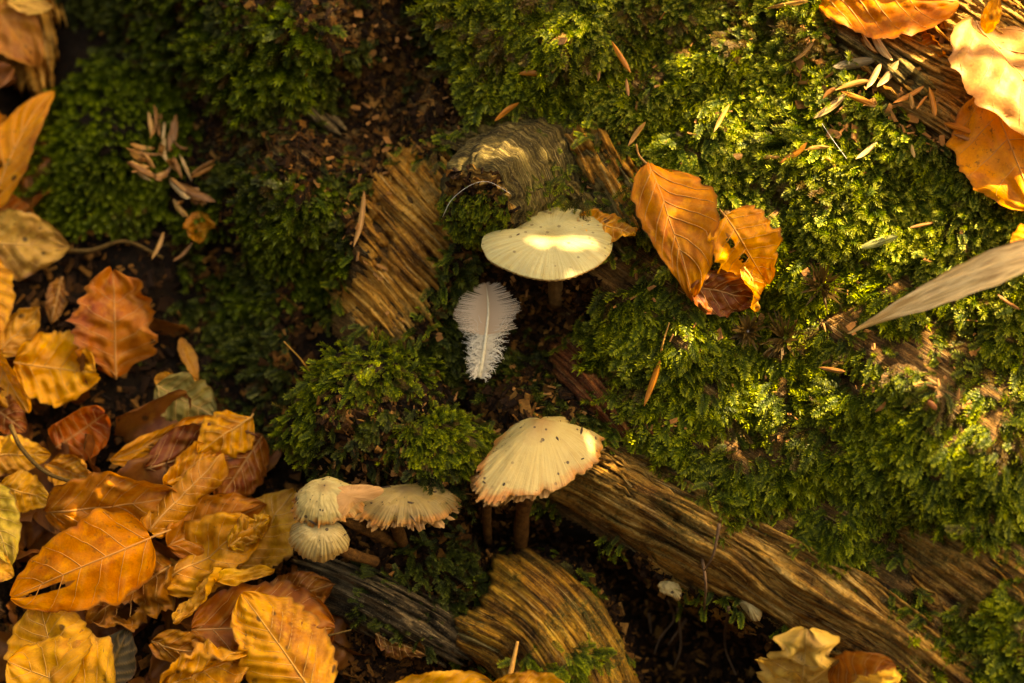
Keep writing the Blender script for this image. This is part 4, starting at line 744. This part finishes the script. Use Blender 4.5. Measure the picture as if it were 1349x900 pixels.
scales = [((1008, 12), (1066, 2), 12, BT, 'tan bud scale at the top edge left of the orange top leaf'), ((1042, 82), (1072, 55), 9, BT, 'tan bud scale on moss below the top edge, apart from the cluster'),
 ((1133, 38), (1156, 70), 12, BT, 'narrow bud scale touching the wide one under the orange top leaf'), ((1145, 35), (1176, 80), 20, BP, 'wide pointed bud scale, largest of the cluster under the orange top leaf'),
 ((1141, 118), (1161, 83), 13, BP, 'pale upright bud scale, left of a crossing pair in the cluster'), ((1155, 115), (1184, 79), 13, BP, 'pale slanting bud scale, right of a crossing pair in the cluster'),
 ((1084, 130), (1101, 116), 9, BB, 'short dark bud scale at the left end of the cluster'), ((1100, 119), (1148, 106), 12, BT, 'almost level tan bud scale in the middle of the cluster'),
 ((1072, 156), (1115, 123), 14, BP, 'long pale bud scale slanting down left from the cluster'), ((1107, 120), (1153, 139), 11, BO, 'orange bud scale slanting down right from the cluster'),
 ((1176, 136), (1218, 113), 11, BO, 'orange bud scale on the sunlit wood'), ((1198, 122), (1202, 144), 9, BT, 'short upright bud scale on the sunlit wood'), ((1224, 114), (1232, 154), 9, BO, 'curved upright scale near the sunlit crumbly wood'),
 ((1207, 145), (1222, 126), 7, BO, 'small orange scale between two larger ones on the sunlit wood'), ((1243, 162), (1284, 177), 12, BO, 'orange bud scale reaching toward the glowing leaf'), ((1256, 177), (1284, 188), 9, BB, 'dark bud scale under the orange one beside the glowing leaf'),
 ((1201, 190), (1205, 208), 9, BP, 'short pale scale below the sunlit wood'), ((1127, 210), (1156, 187), 11, BP, 'pale bud scale lying alone in sunlit moss'), ((1060, 197), (1093, 193), 9, BT, 'level bud scale above the curved stalk'),
 ((1027, 215), (1064, 187), 12, BO, 'orange-brown bud scale right of the level one on moss'), ((995, 207), (1028, 207), 8, BT, 'level thin bud scale right of the yellow leaf stalk'), ((940, 175), (961, 137), 9, BT, 'slanting tan bud scale above the orange leaf'),
 ((683, 97), (712, 98), 13, BO, 'stubby orange bud scale at the top middle'), ((717, 102), (734, 86), 8, BB, 'small brown scale right of the stubby orange one'), ((806, 54), (831, 96), 9, BO, 'orange curved scale in the top middle moss'),
 ((825, 103), (828, 127), 6, BB, 'thin brown scale below the orange curved one'), ((788, 108), (789, 88), 6, BB, 'thin dark scale left of the orange curved one'), ((651, 160), (684, 135), 10, BO, 'orange needle-like scale above the branch stub'),
 ((827, 193), (851, 160), 10, BT, 'tan scale above the stalk of the orange leaf'), ((848, 536), (870, 474), 13, BO, 'orange scale standing in the moss right of the torn mushroom'), ((466, 326), (479, 250), 15, (.48, .24, .06), 'long tan wood chip on the orange rotten wood'),
 ((400, 116), (406, 82), 7, BO, 'thin orange scale in the dark upper left moss'), ((1130, 327), (1183, 311), 14, (.30, .33, .12), 'pale green leaf scrap on the right moss'), ((1078, 484), (1114, 490), 10, BB, 'small brown scrap on the right moss below the dry blade'),
 ((1152, 543), (1167, 529), 9, BB, 'tiny brown scale in the right moss, lower of two'), ((1222, 527), (1234, 540), 12, (.40, .13, .03), 'reddish scrap deep in the right moss'), ((1313, 387), (1344, 408), 8, BB, 'brown scale under the dry blade at the right edge'),
 ((1198, 300), (1230, 293), 7, BB, 'dark thin scale right of the green scrap'), ((497, 782), (520, 752), 9, BO, 'orange splinter on the humus below the fluted mushrooms'), ((965, 204), (979, 204), 12, BT, 'round seed husk on moss above the yellow leaf'),
 ((200, 342), (216, 305), 10, BT, 'thin orange stalk hanging below the husk cluster'), ((228, 345), (255, 318), 9, BB, 'brown stalk below the orange scrap'), ((955, 393), (977, 404), 12, BP, 'small tan flake below the dark curled leaf'), ((1097, 88), (1154, 79), 17, (.16, .13, .07), 'grey strip of bark left of the bud scale cluster')]
for k, (a, b, wd, col, lab) in enumerate(scales):
    o = scale_mesh('bud_scale' if 'scale' in lab else 'scrap', a, b, wd, col, seed=k, hoff=(36 if a[1] > 150 or a[0] < 1130 else 40) if a[0] > 560 else 22); tag(o, lab, 'bud scale' if 'scale' in lab else 'plant scrap', 'bud scales and scraps on the moss')
HU_ = thing('husk_cluster', 'cluster of dry curled husk scales hanging right of the left moss cushion', 'husk', P(230, 230, 0))
hl = [((200, 180), (196, 146), 15), ((213, 182), (214, 147), 15), ((205, 195), (170, 188), 12), ((200, 210), (178, 200), 18), ((225, 200), (232, 165), 18), ((220, 215), (216, 180), 22), ((230, 190), (248, 195), 12), ((198, 220), (170, 212), 12), ((215, 240), (167, 214), 16), ((205, 222), (190, 200), 18), ((238, 225), (225, 210), 16), ((250, 235), (285, 216), 12), ((222, 235), (250, 262), 20), ((235, 240), (272, 270), 18), ((228, 262), (246, 285), 14), ((240, 235), (228, 205), 14), ((222, 225), (205, 232), 16), ((245, 250), (262, 268), 16)]
rh = np.random.default_rng(31); hl += [((a[0]+rh.normal()*7, a[1]+rh.normal()*7), (b[0]+rh.normal()*10, b[1]+rh.normal()*10), wd*rh.uniform(.5, 1.1)) for a, b, wd in hl]
for k, (a, b, wd) in enumerate(hl):
    scale_mesh('scale', (*a, 8+10*rh.random()), (*b, 16+14*rh.random()), wd*.9, [BT, BB, (.45, .22, .06), (.24, .10, .025), (.42, .18, .04), BP, BB][k % 7], HU_, seed=60+k, cup=rh.uniform(40, 130), bend=rh.uniform(-60, 60), rag=.2)
def twig(label, pts, r0, r1, mat, name='twig', cat='twig', n=18):
    V, F = tube(pxcurve(pts, n), np.linspace(r0, r1, n)*S, 6); return tag(obj(name, V, F, mat), label, cat)
TW = mat_plain('twig bark', (.06, .034, .009), (.13, .075, .022), 500, .75, .1); TWO = mat_plain('orange stalk', (.42, .18, .03), (.55, .28, .06), 500); ROOTM = mat_plain('rootlet', (.07, .035, .014), (.18, .09, .035), 500)
twig('greenish dark twig lying over the left leaves', [(14, 560, 80), (28, 590, 86), (60, 622, 92), (104, 638, 90)], 3.4, 2.4, TW)
twig('thin curly orange stalk in the sunlit moss', [(1086, 207, 22), (1095, 212, 24), (1104, 228, 20), (1118, 249, 16)], 2.6, .9, TWO, 'stalk', 'stalk')
twig('thin brown stalk rising above the orange standing scale', [(868, 476, 12), (874, 450, 16), (882, 425, 20)], 1.6, .8, TWO, 'stalk', 'stalk')
twig('small bent twig standing at the bottom edge', [(670, 900, 120), (676, 872, 122), (682, 845, 124)], 4, 2, TWO)
twig('fine moss stalk with a green capsule rising left of the mossy clump', [(408, 490, 40), (395, 472, 60), (374, 450, 80)], 1.0, .8, TWO, 'moss_stalk', 'moss stalk')
twig('dark twig at the foot of the left moss cushion', [(75, 330, 20), (120, 330, 26), (165, 318, 20), (215, 340, 14)], 4, 2, TW)
twig('dry stalk of the brown curled leaf in the litter', [(400, 845, 92), (430, 838, 92), (462, 830, 70)], 1.8, 1.2, TW, 'stalk', 'stalk')
for k, pts in enumerate([[(880, 790, 20), (888, 815, 40), (870, 840, 50), (862, 862, 40)], [(855, 808, 30), (858, 835, 36)], [(893, 800, 40), (897, 850, 44), (888, 880, 30)], [(925, 735, 30), (930, 770, 60), (928, 800, 50), (932, 830, 20)], [(948, 690, 50), (940, 730, 64), (928, 752, 60)], [(905, 815, 30), (880, 850, 50)], [(960, 800, 30), (955, 850, 40), (970, 890, 30)]]):
    V, F = tube(pxcurve(pts, 12), np.linspace(2.4, 1.0, 12)*S, 5); obj('rootlet', V, F, ROOTM, LOG)

# ------------------------------------------------------------------ mushrooms
CREAM = mat_cap('cream cap', (.22, .18, .065), (.33, .30, .14), (.37, .33, .14), .65, .6)
OLD = mat_cap('old cream cap', (.26, .15, .045), (.39, .30, .11), (.40, .16, .03), .6, .95)
OLDD = mat_cap('stained old cap', (.09, .055, .017), (.24, .165, .05), (.46, .20, .045), .9, .95)
FLUT = mat_cap('fluted cap', (.36, .26, .10), (.40, .30, .12), (.34, .21, .065), .8, .9)
GILL = mat_cap('gills', (.40, .20, .06), (.50, .26, .09), (.56, .30, .10), .9, .1)
DIRT = mat_plain('dirt specks', (.012, .006, .003), (.05, .022, .008), 900); STEM_P = mat_plain('pale stem', (.10, .05, .014), (.24, .13, .045), 400, .7, .12, .001); STEM_D = mat_plain('dark stem', (.045, .018, .004), (.15, .062, .014), 420, .75, .1, .0012)
def cap(parent, outline, apex, hc, H, nrm, mat, prof=2.2, flute=0, nf=40, edge=6, droop=0., jag=0., seed=0, name='cap', gills=True, dimple=0, nr=34, na=220, rimpow=6, dirt=0):
    nrm = unit(np.asarray(nrm, float)); ol = np.asarray(outline, float)
    ol = curve(np.vstack([ol, ol[:1]]), na+1)[:-1]; c = ol.mean(0); O = P(*c, hc)
    def onp(u, v, lift=0):
        d = FW*D+RT*((u-UC)*S)[..., None]+UP*((VC-v)*S)[..., None]; k = ((O-CAM) @ nrm+lift*S)/(d @ nrm); return CAM+d*k[..., None]
    rim = onp(ol[:, 0], ol[:, 1]); ap = onp(np.array([apex[0]]), np.array([apex[1]]), H)[0]; foot = ap-nrm*H*S
    th = np.arange(na)/na*2*np.pi; rho = np.linspace(0, 1, nr)[:, None]**.8
    jr = 1+jag*(vn(th*nf/6.283*1.6, th*0, seed)*.6+np.maximum(0, vn(th*nf/6.283*.5, th*0+3, seed+3))*-1.2)
    R = rim-foot; X = foot+R[None]*(rho*(1+(jr-1)[None]*rho**8))[..., None]
    hgt = H*(1-rho**prof)-droop*rho**rimpow-dimple*np.exp(-(rho/.22)**2)+flute*np.cos(th*nf+1.5*vn(th*6, th*0, seed+5))[None]*rho**3+(.7+24*jag)*fbm(np.cos(th)[None]*rho*2.2+3, np.sin(th)[None]*rho*2.2+seed, seed, 4)*np.minimum(1, H/12+.4)*(.35+.65*rho)
    X = X+nrm*(hgt*S)[..., None]
    at = np.stack(np.broadcast_arrays(np.cos(th)[None]+0*rho, np.sin(th)[None]+0*rho, rho+0*th[None]), -1).reshape(-1, 3)
    # top, folded edge and underside in one closed skin
    Xt = X.reshape(-1, 3); F = gridF(na, nr, True); cp = obj(name, Xt, F, mat, parent, {'rt': at})
    if dirt:
        rd = np.random.default_rng(seed+70); parts = []; N_ = X
        for _ in range(dirt):
            i = int(nr*math.sqrt(rd.uniform(.05, .96))); j = rd.integers(na); i = min(i, nr-2); c0 = N_[i, j]; e1 = unit(N_[i+1, j]-c0); e2 = unit(N_[i, (j+1) % na]-c0); nn = unit(np.cross(e1, e2)); nn = nn*np.sign(nn @ nrm)
            L_, w_ = (rd.uniform(.5, 1.0+1.6*rd.random()**3),)*2 if rd.random() < .8 else (rd.uniform(2.5, 8), rd.uniform(.8, 2.4)); a_ = rd.uniform(0, 3.14); x_ = e1*math.cos(a_)+e2*math.sin(a_); y_ = np.cross(nn, x_)
            q = np.array([(math.cos(t)*L_*rd.uniform(.6, 1.1), math.sin(t)*w_*rd.uniform(.6, 1.1)) for t in np.arange(7)/7*6.283]); V1 = c0+(q[:, :1]*x_+q[:, 1:]*y_-.2*nn)*S; V2 = c0+(q[:, :1]*.6*x_+q[:, 1:]*.6*y_+.8*nn)*S
            parts.append((np.vstack([V1, V2]), [gridF(7, 2, True), np.array([[7, 7+k, 8+k] for k in range(1, 6)])]))
        Vd, Fd = join(parts); dd = obj('dirt', Vd, Fd, DIRT, parent); dd['kind'] = 'stuff'
    if gills:
        rg = np.linspace(1, .12, 12)[:, None]; ng = 64; gz = (.5+.5*np.cos(th*ng))[None]*3.5*np.sqrt(np.clip(rg*(1.02-rg)*4, 0, 1)); edge_h = (hgt[-1])[None]
        Xg = foot+R[None]*(rg*jr[None]**1)[..., None]*.998+nrm*((edge_h*rg-edge*(1-rg)*.6-gz-.8*(rg > .99)-1.0)*S)[..., None]
        at2 = np.stack(np.broadcast_arrays(np.cos(th)[None]*1.6+0*rg, np.sin(th)[None]*1.6+0*rg, rg+0*th[None]), -1).reshape(-1, 3); obj('gills', Xg.reshape(-1, 3), gridF(na, 12, True), GILL, parent, {'rt': at2})
    return foot
def stem(parent, pts, r0, r1, mat, n=16, wob=.12):
    p = curve([(a, b, h) for a, b, h in pts], n); X = P(p[:, 0], p[:, 1], p[:, 2]); rr = np.linspace(r0, r1, n)*(1+wob*vn(np.arange(n)*.7, np.zeros(n), int(r0*10)))
    V, F = tube(X, rr*S, 16); return obj('stem', V, F, mat, parent)
m1 = thing('mushroom', 'big flat pale mushroom with a sunlit patch on its cap beside the branch stub', 'mushroom', P(735, 405, -10), 'mushrooms on the log')
ft = cap(m1, [(634, 320), (637, 308), (650, 301), (674, 299), (687, 291), (692, 280), (710, 271), (740, 268), (770, 274), (792, 288), (805, 305), (806, 325), (790, 344), (765, 357), (735, 364), (700, 362), (670, 352), (645, 338)], (726, 308), 140, 7, (.04, -.10, 1), CREAM, prof=2.4, flute=.25, nf=90, droop=5, seed=2, dimple=3, rimpow=7, dirt=6)
stem(m1, [(730, 318, 132), (733, 348, 95), (732, 374, 45), (733, 398, 8)], 8, 10, STEM_P)
m2 = thing('mushroom', 'cream mushroom with a torn brown-edged cap and dark upright stem', 'mushroom', P(690, 722, -60), 'mushrooms on the log')
ft = cap(m2, [(624, 640), (629, 615), (640, 600), (652, 578), (668, 560), (692, 552), (706, 556), (722, 549), (748, 550), (757, 560), (778, 566), (797, 573), (795, 592), (775, 614), (738, 637), (695, 652), (655, 658), (634, 655)], (713, 553), 95, 31, (.06, -.16, 1), OLD, prof=1.22, flute=.22, nf=70, droop=5, jag=.09, seed=6, dirt=30)
cap(m2, [(628, 645), (634, 620), (660, 600), (720, 585), (780, 580), (794, 584), (790, 600), (770, 621), (735, 643), (694, 657), (656, 662), (637, 659)], (712, 600), 88, 3, (.06, -.16, 1), GILL, prof=1.7, flute=1.4, nf=60, droop=4, jag=.16, seed=25, name='fringe', gills=False)
stem(m2, [(700, 600, 95), (697, 640, 62), (688, 680, 10), (686, 724, -60)], 10, 9.5, STEM_D)
fl = [[(655, 574), (668, 556), (700, 549), (706, 562), (672, 575)], [(712, 556), (735, 546), (757, 551), (755, 560), (740, 566), (715, 566)]]
for k, q in enumerate([]): cap(m2, q, (np.mean([a for a, b in q]), np.mean([b for a, b in q])-2), 112+4*k, 3, (.05, -.5, 1), OLD, prof=2, jag=.05, seed=12+k, name='cap_flap', gills=False, nr=10, na=70)
m3 = thing('mushroom', 'drooping orange-fringed mushroom half hidden behind the torn cream one', 'mushroom', P(642, 712, -60), 'mushrooms on the log')
cap(m3, [(617, 632), (625, 622), (650, 628), (668, 645), (660, 660), (645, 667), (636, 655), (622, 645)], (640, 640), 70, 8, (-.2, -.55, 1), GILL, prof=1.8, jag=.12, flute=1.2, nf=30, seed=15)
stem(m3, [(643, 655, 62), (641, 680, 20), (643, 714, -60)], 6.5, 6, STEM_D)
m4 = thing('mushroom', 'wide ragged mushroom with a fringed edge under the mossy clump', 'mushroom', P(528, 712, 0), 'mushrooms on the log')
cap(m4, [(446, 662), (462, 650), (500, 641), (545, 637), (585, 641), (607, 651), (601, 665), (584, 677), (558, 683), (530, 682), (505, 684), (480, 679), (458, 672)], (535, 642), 92, 7, (.06, -.10, 1), OLDD, prof=1.7, flute=1.2, nf=70, droop=9, jag=.11, seed=21, dirt=40)
cap(m4, [(450, 668), (470, 658), (520, 650), (580, 650), (604, 660), (600, 672), (582, 684), (556, 691), (530, 690), (505, 691), (480, 686), (460, 678)], (530, 655), 84, 3, (.06, -.12, 1), GILL, prof=1.7, flute=1.8, nf=60, droop=10, jag=.24, seed=22, name='fringe', gills=False)
stem(m4, [(515, 668, 85), (521, 690, 60), (530, 715, 10)], 9, 8, STEM_D)
cap(m4, [(430, 655), (442, 643), (478, 638), (505, 644), (496, 656), (470, 664), (452, 682), (436, 684)], (462, 654), 116, 4, (-.1, -.8, .8), GILL, prof=2, jag=.05, seed=23, name='torn_edge', gills=False, nr=12, na=80)
m5 = thing('mushroom', 'rounded pale mushroom with dark specks at the left of the group', 'mushroom', P(470, 735, 10), 'mushrooms on the log')
cap(m5, [(384, 670), (387, 652), (402, 637), (428, 629), (455, 634), (478, 648), (476, 668), (455, 682), (430, 692), (410, 692), (393, 684)], (426, 640), 100, 19, (-.10, -.35, 1), OLD, prof=2.8, flute=.3, nf=44, droop=4, jag=.13, seed=31, dirt=34)
stem(m5, [(430, 665, 96), (470, 690, 80), (500, 705, 40), (520, 715, 0)], 9, 8, STEM_D)
m6 = thing('mushroom', 'small fluted mushroom tipped on its side, lowest of the left group', 'mushroom', P(500, 745, 10), 'mushrooms on the log')
cap(m6, [(381, 704), (384, 692), (400, 686), (425, 685), (450, 690), (462, 704), (462, 716), (450, 728), (432, 737), (412, 737), (394, 732), (384, 720)], (424, 692), 88, 21, (.10, -.55, 1), FLUT, prof=3.4, flute=1.5, nf=34, droop=6, jag=.09, seed=41, dirt=16)
stem(m6, [(430, 715, 84), (462, 730, 66), (496, 740, 40)], 7.5, 6.5, STEM_D)
m7 = thing('mushroom', 'tiny pale bracket mushroom hanging under the lip of the log', 'mushroom', P(885, 775, -20), 'mushrooms on the log')
cap(m7, [(866, 772), (872, 766), (890, 768), (898, 778), (895, 790), (885, 786), (870, 780)], (882, 770), 14, 7, (0, -.5, 1), FLUT, prof=2, flute=1.4, nf=18, jag=.06, seed=51, nr=16, na=90)
stem(m7, [(882, 776, 10), (880, 768, 0), (878, 760, -20)], 4, 4, STEM_D, 8)
m8 = thing('mushroom', 'tiny pale twisted mushroom at the dark edge of the hollow', 'mushroom', P(985, 800, -20), 'mushrooms on the log')
cap(m8, [(972, 795), (978, 784), (992, 785), (1003, 800), (1003, 815), (992, 818), (982, 806)], (985, 794), 26, 10, (-.2, -.6, 1), FLUT, prof=2, flute=1.2, nf=16, jag=.06, seed=52, nr=16, na=90)
stem(m8, [(988, 800, 20), (984, 804, 5), (978, 808, -20)], 4, 4, STEM_D, 8)

# ------------------------------------------------------------------ feather
def mat_feather(name, c1, c2):
    m = M(name); t = m.attr('tip').outputs['Fac']; c = m.mix(t, c1, c2); m.col(c, .6, .2); m.translucent(c, .3); return m.m
FE = thing('feather', 'small downy feather, pinkish tip up, standing below the big pale mushroom', 'feather', P(640, 500, 20))
def feather():
    r = np.random.default_rng(4); h0 = 34; sh = curve([(631, 497, h0), (636, 470, h0+10), (641, 435, h0+16), (643, 410, h0+16), (642, 390, h0+10), (640, 374, h0)], 60); X = P(sh[:, 0], sh[:, 1], sh[:, 2])
    V, F = tube(X, np.linspace(3.0, .5, 60)*S, 7); obj('shaft', V, F, mat_plain('quill', (.62, .52, .32), (.74, .66, .44), 200, .35), FE)
    for nm, s0, s1, n, mat in (('vane', .36, 1.0, 128, mat_feather('pinkish vane', (.58, .40, .25), (.74, .60, .44))), ('down', .0, .42, 620, mat_feather('white down', (.70, .62, .46), (.80, .74, .60)))):
        Vs, Ts = [], []
        for k in range(n):
            s = s0+(s1-s0)*(k+.5)/n; sg = 1 if k % 2 else -1; j = s*59; i = int(j); b = sh[min(i, 59)]*(1-(j-i))+sh[min(i+1, 59)]*(j-i); q = (s-s0)/(s1-s0)
            if nm == 'vane':
                L = (54*(1-q)**.22*(.9+.1*q))*(1-.25*q)+6*r.normal()*.35; a0 = math.radians(-90+sg*(60*(1-q)**.75+2)); curl = -sg*.30; wv = 0
                L = max(L, 12); z0 = 4
            else:
                L = (15+27*q**.8)*r.uniform(.6, 1.15); a0 = math.radians(-90+sg*(r.uniform(30, 125)-20*q)); curl = sg*r.normal()*.9; wv = r.uniform(1, 3); z0 = 0
                L *= .85
            m = 9; t = np.linspace(0, 1, m); a = a0+curl*t+(wv*.22*np.sin(t*9+k) if wv else 0); du = np.cumsum(np.cos(a))*L/m; dv = np.cumsum(np.sin(a))*L/m
            uu = b[0]+du; vv = b[1]+dv; hh = b[2]+z0*t+(r.normal()*5*t-(5 if q > .5 else 1)*t if wv else 3*t-3*t*t); w = (.85 if nm == 'vane' else .6)*(1-.75*t); nx, ny = -np.sin(a)*w, np.cos(a)*w
            
            if nm == 'vane':
                tht = sg*math.radians(118*(1-q)**.85+2); tu, tv_ = 641+(41+1.2*r.normal()+7*float(vn(q*9., sg*4., 3)))*math.sin(tht), 412-(42+1.2*r.normal()+6*float(vn(q*9., sg*4., 8)))*math.cos(tht); cx = (.55*tu+.45*b[0], .35*tv_+.65*b[1]); t2 = t[:, None]; pc = (1-t2)**2*np.array([[b[0], b[1]]])+2*t2*(1-t2)*np.array([cx])+t2**2*np.array([[tu, tv_]])
                uu, vv = pc[:, 0], pc[:, 1]; dd_ = unit(np.gradient(pc, axis=0)); nx, ny = -dd_[:, 1]*w, dd_[:, 0]*w
            A = P(uu+nx, vv+ny, hh+.2); B = P(uu-nx, vv-ny, hh); Vs.append(np.stack([A, B], 1).reshape(-1, 3)); Ts.append(np.repeat(t, 2))
        m = 9; f1 = np.array([[2*i, 2*i+1, 2*i+3, 2*i+2] for i in range(m-1)]); F = np.concatenate([f1+18*k for k in range(n)]); o = obj(nm, np.concatenate(Vs), F, mat, FE, {'tip': np.concatenate(Ts)}, False); o['kind'] = 'stuff'
feather()
def strand(label, pts, r_=.45):
    V, F = tube(pxcurve(pts, 16), r_*S, 4); tag(obj('spider_thread', V, F, SILK), label, 'spider thread')
SILK = mat_plain('silk', (.7, .68, .6), (.8, .78, .7), 200, .3)
strand('white hair-like thread arching over the end of the branch stub', [(583, 286, 112), (596, 262, 128), (622, 243, 138), (645, 240, 138), (672, 255, 130)], .2)
strand('fine thread slanting across the sunlit moss', [(1081, 160, 24), (1097, 184, 24), (1116, 210, 22)], .3)
#strand('fine loose fibre right of the feather foot', [(662, 490, 60), (690, 492, 56), (715, 486, 52)], .5)

# ------------------------------------------------------------------ beech bough between the sun and the log (out of frame, casts the dappled shade)
def bough():
    r = np.random.default_rng(11)
    def proj(X):                                   # where a point's shadow falls on the bank, in px
        k = ((X-ORG) @ N)/(SUN @ N); return unP(X-k[..., None]*SUN)
    st = 8; cu = np.arange(-360, 1720, st); cv = np.arange(-320, 1240, st); A, B = np.meshgrid(cu, cv)
    def at(poly, h): q = np.array(poly, float); X = P(q[:, 0], q[:, 1], -h if h < 0 else T(q[:, 0], q[:, 1])+h); a, b = proj(X); return np.stack([a, b], -1)
    lit = np.zeros(A.shape, bool)
    for poly, h in (([(680, 332), (698, 318), (738, 316), (766, 326), (768, 342), (738, 346), (698, 343)], -144), ([(797, 325), (804, 314), (806, 325), (799, 335)], -140), ([(580, 240), (610, 222), (650, 235), (670, 252), (640, 250), (600, 262)], -120),
                    ([(925, 60), (1000, -60), (1500, -160), (1500, 350), (1330, 330), (1200, 300), (1090, 290), (1000, 250), (950, 180)], 35), ([(1225, 342), (1330, 332), (1345, 375), (1235, 380)], 105), ([(960, 110), (1000, 60), (1040, 130), (1000, 160)], 15)):
        lit |= sdist(at(poly, h), A, B) > 0
    for du, dv, ra, rb in ((1010, 330, 46, 30), (1150, 345, 60, 34), (1260, 420, 50, 36), (1090, 430, 40, 30), (930, 440, 34, 22), (1190, 500, 60, 40), (1310, 540, 48, 44), (1060, 540, 44, 28), (960, 560, 30, 20), (1250, 640, 44, 26), (700, 60, 40, 34), (880, 150, 34, 40)):
        tq = np.arange(12)/12*6.283; lit |= sdist(at([(du+ra*math.cos(q)*r.uniform(.7, 1.2), dv+rb*math.sin(q)*r.uniform(.7, 1.2)) for q in tq], 12), A, B) > 0
    capm = (sdist(at([(630, 330), (640, 295), (690, 265), (770, 262), (815, 300), (815, 335), (770, 366), (690, 370)], -140), A, B) > -20) & ~lit
    cov = np.zeros(A.shape, bool); root = ORG+SUN*.44; t = thing('beech_bough', 'overhanging autumn beech bough above the picture that shades the log', 'branch', root+RT*.35+TV*.05)
    s = np.linspace(.02, .98, 8); tt, ss = np.meshgrid(np.linspace(-1, 1, 5), s); mes = []; qs = []
    for k in range(4):
        f = leafsurf(.62, 1., K=(-20, -25), bend=-20, corr=.015, crum=.03, seed=300+k); X = f(ss, tt)-np.array([.5, 0, 0]); me = mesh('leaf', X.reshape(-1, 3), gridF(5, 8), {'st': np.stack([ss.ravel()*.04, tt.ravel()*.012, 0*ss.ravel()], -1), 'edge': np.abs(tt.ravel())**3, 'vein': 0*tt.ravel()}); me.materials.append(BOUGHL); mes.append(me); qs.append(X.reshape(-1, 3))
    cnt = 0; ends = []
    for it in range(12000):
        L = r.uniform(.05, .08) if it < 3000 else (r.uniform(.012, .024) if it < 5000 else r.uniform(.015, .036))
        u, v = r.uniform(-340, 1700), r.uniform(-300, 1150)
        if it >= 3000:
            if it % 40 == 0 or it == 3000: free = np.flatnonzero((~cov & capm if it < 5000 else ~cov & ~lit & (box(lit.astype(float), 6) > 0) if it < 8500 else ~cov & ~lit & (A > -60) & (A < 1400) & (B > -60) & (B < 960)).ravel())
            if len(free): fk = free[r.integers(len(free))]; u, v = A.ravel()[fk]+r.normal()*8, B.ravel()[fk]+r.normal()*8
        c = P(u, v, 0)+SUN*r.uniform(.40, .54)
        z = unit(SUN+.35*r.normal(size=3)); x = unit(np.cross(z, r.normal(size=3))); y = np.cross(z, x); k = it % 4
        W = c+L*(qs[k] @ np.stack([x, y, z])); pu, pv = unP(W)
        if pu.max() > -80 and pu.min() < 1430 and pv.max() > -80 and pv.min() < 980: continue
        a, b = proj(W); a0, a1, b0, b1 = a.min(), a.max(), b.min(), b.max(); i0, i1 = int((a0-cu[0])//st), int((a1-cu[0])//st)+1; j0, j1 = int((b0-cv[0])//st), int((b1-cv[0])//st)+1
        if i0 < 0 or j0 < 0 or i1 >= len(cu) or j1 >= len(cv): continue
        w2 = W.reshape(8, 5, 3); ol = np.concatenate([w2[:, 0], w2[::-1, -1]]); oa, ob = proj(ol); m = inside(np.stack([oa, ob], -1), A[j0:j1, i0:i1], B[j0:j1, i0:i1])
        if (m & lit[j0:j1, i0:i1]).any(): continue
        new = (m & ~cov[j0:j1, i0:i1]).sum()
        if new < (.40 if it < 3000 else .10 if it < 5000 else .28)*max(m.sum(), 1) or new < (2 if 3000 <= it < 5000 else 6): continue
        cov[j0:j1, i0:i1] |= m; o = bpy.data.objects.new('leaf', mes[k]); C.objects.link(o); o.parent = t; o.location = c-ROOT[t]; o.scale = (L,)*3
        o.rotation_euler = eul(x[None], z[None])[0]; o.color = (*[(.74, .58, .16), (.70, .62, .18), (.78, .52, .14)][it % 3], 1); cnt += 1; ends.append(c)
        if cnt >= 299: break
    ends = np.array(ends); seg = []; hub = ROOT[t]
    for ang_ in np.linspace(0, 1, 7):
        tgt = ORG+SUN*.47+RT*(-.38)+TV*(-.04+.34*ang_); p = curve([hub, hub*.5+tgt*.5+SUN*.02, tgt], 14); seg.append(tube(p, np.linspace(.0035, .001, 14), 6))
    V, F = join(seg); obj('twigs', V, F, TW, t); print('bough leaves', cnt, 'shade cover', round(float((cov | lit).mean()), 3))
    V, F = tube(curve([hub-SUN*.01, hub+RT*.5+SUN*.05, hub+RT*1.6-np.array([0, 0, .25]), hub+RT*2.4-np.array([0, 0, hub[2]+.1])], 24), np.linspace(.006, .05, 24), 10); obj('limb', V, F, TW, t)
bough()
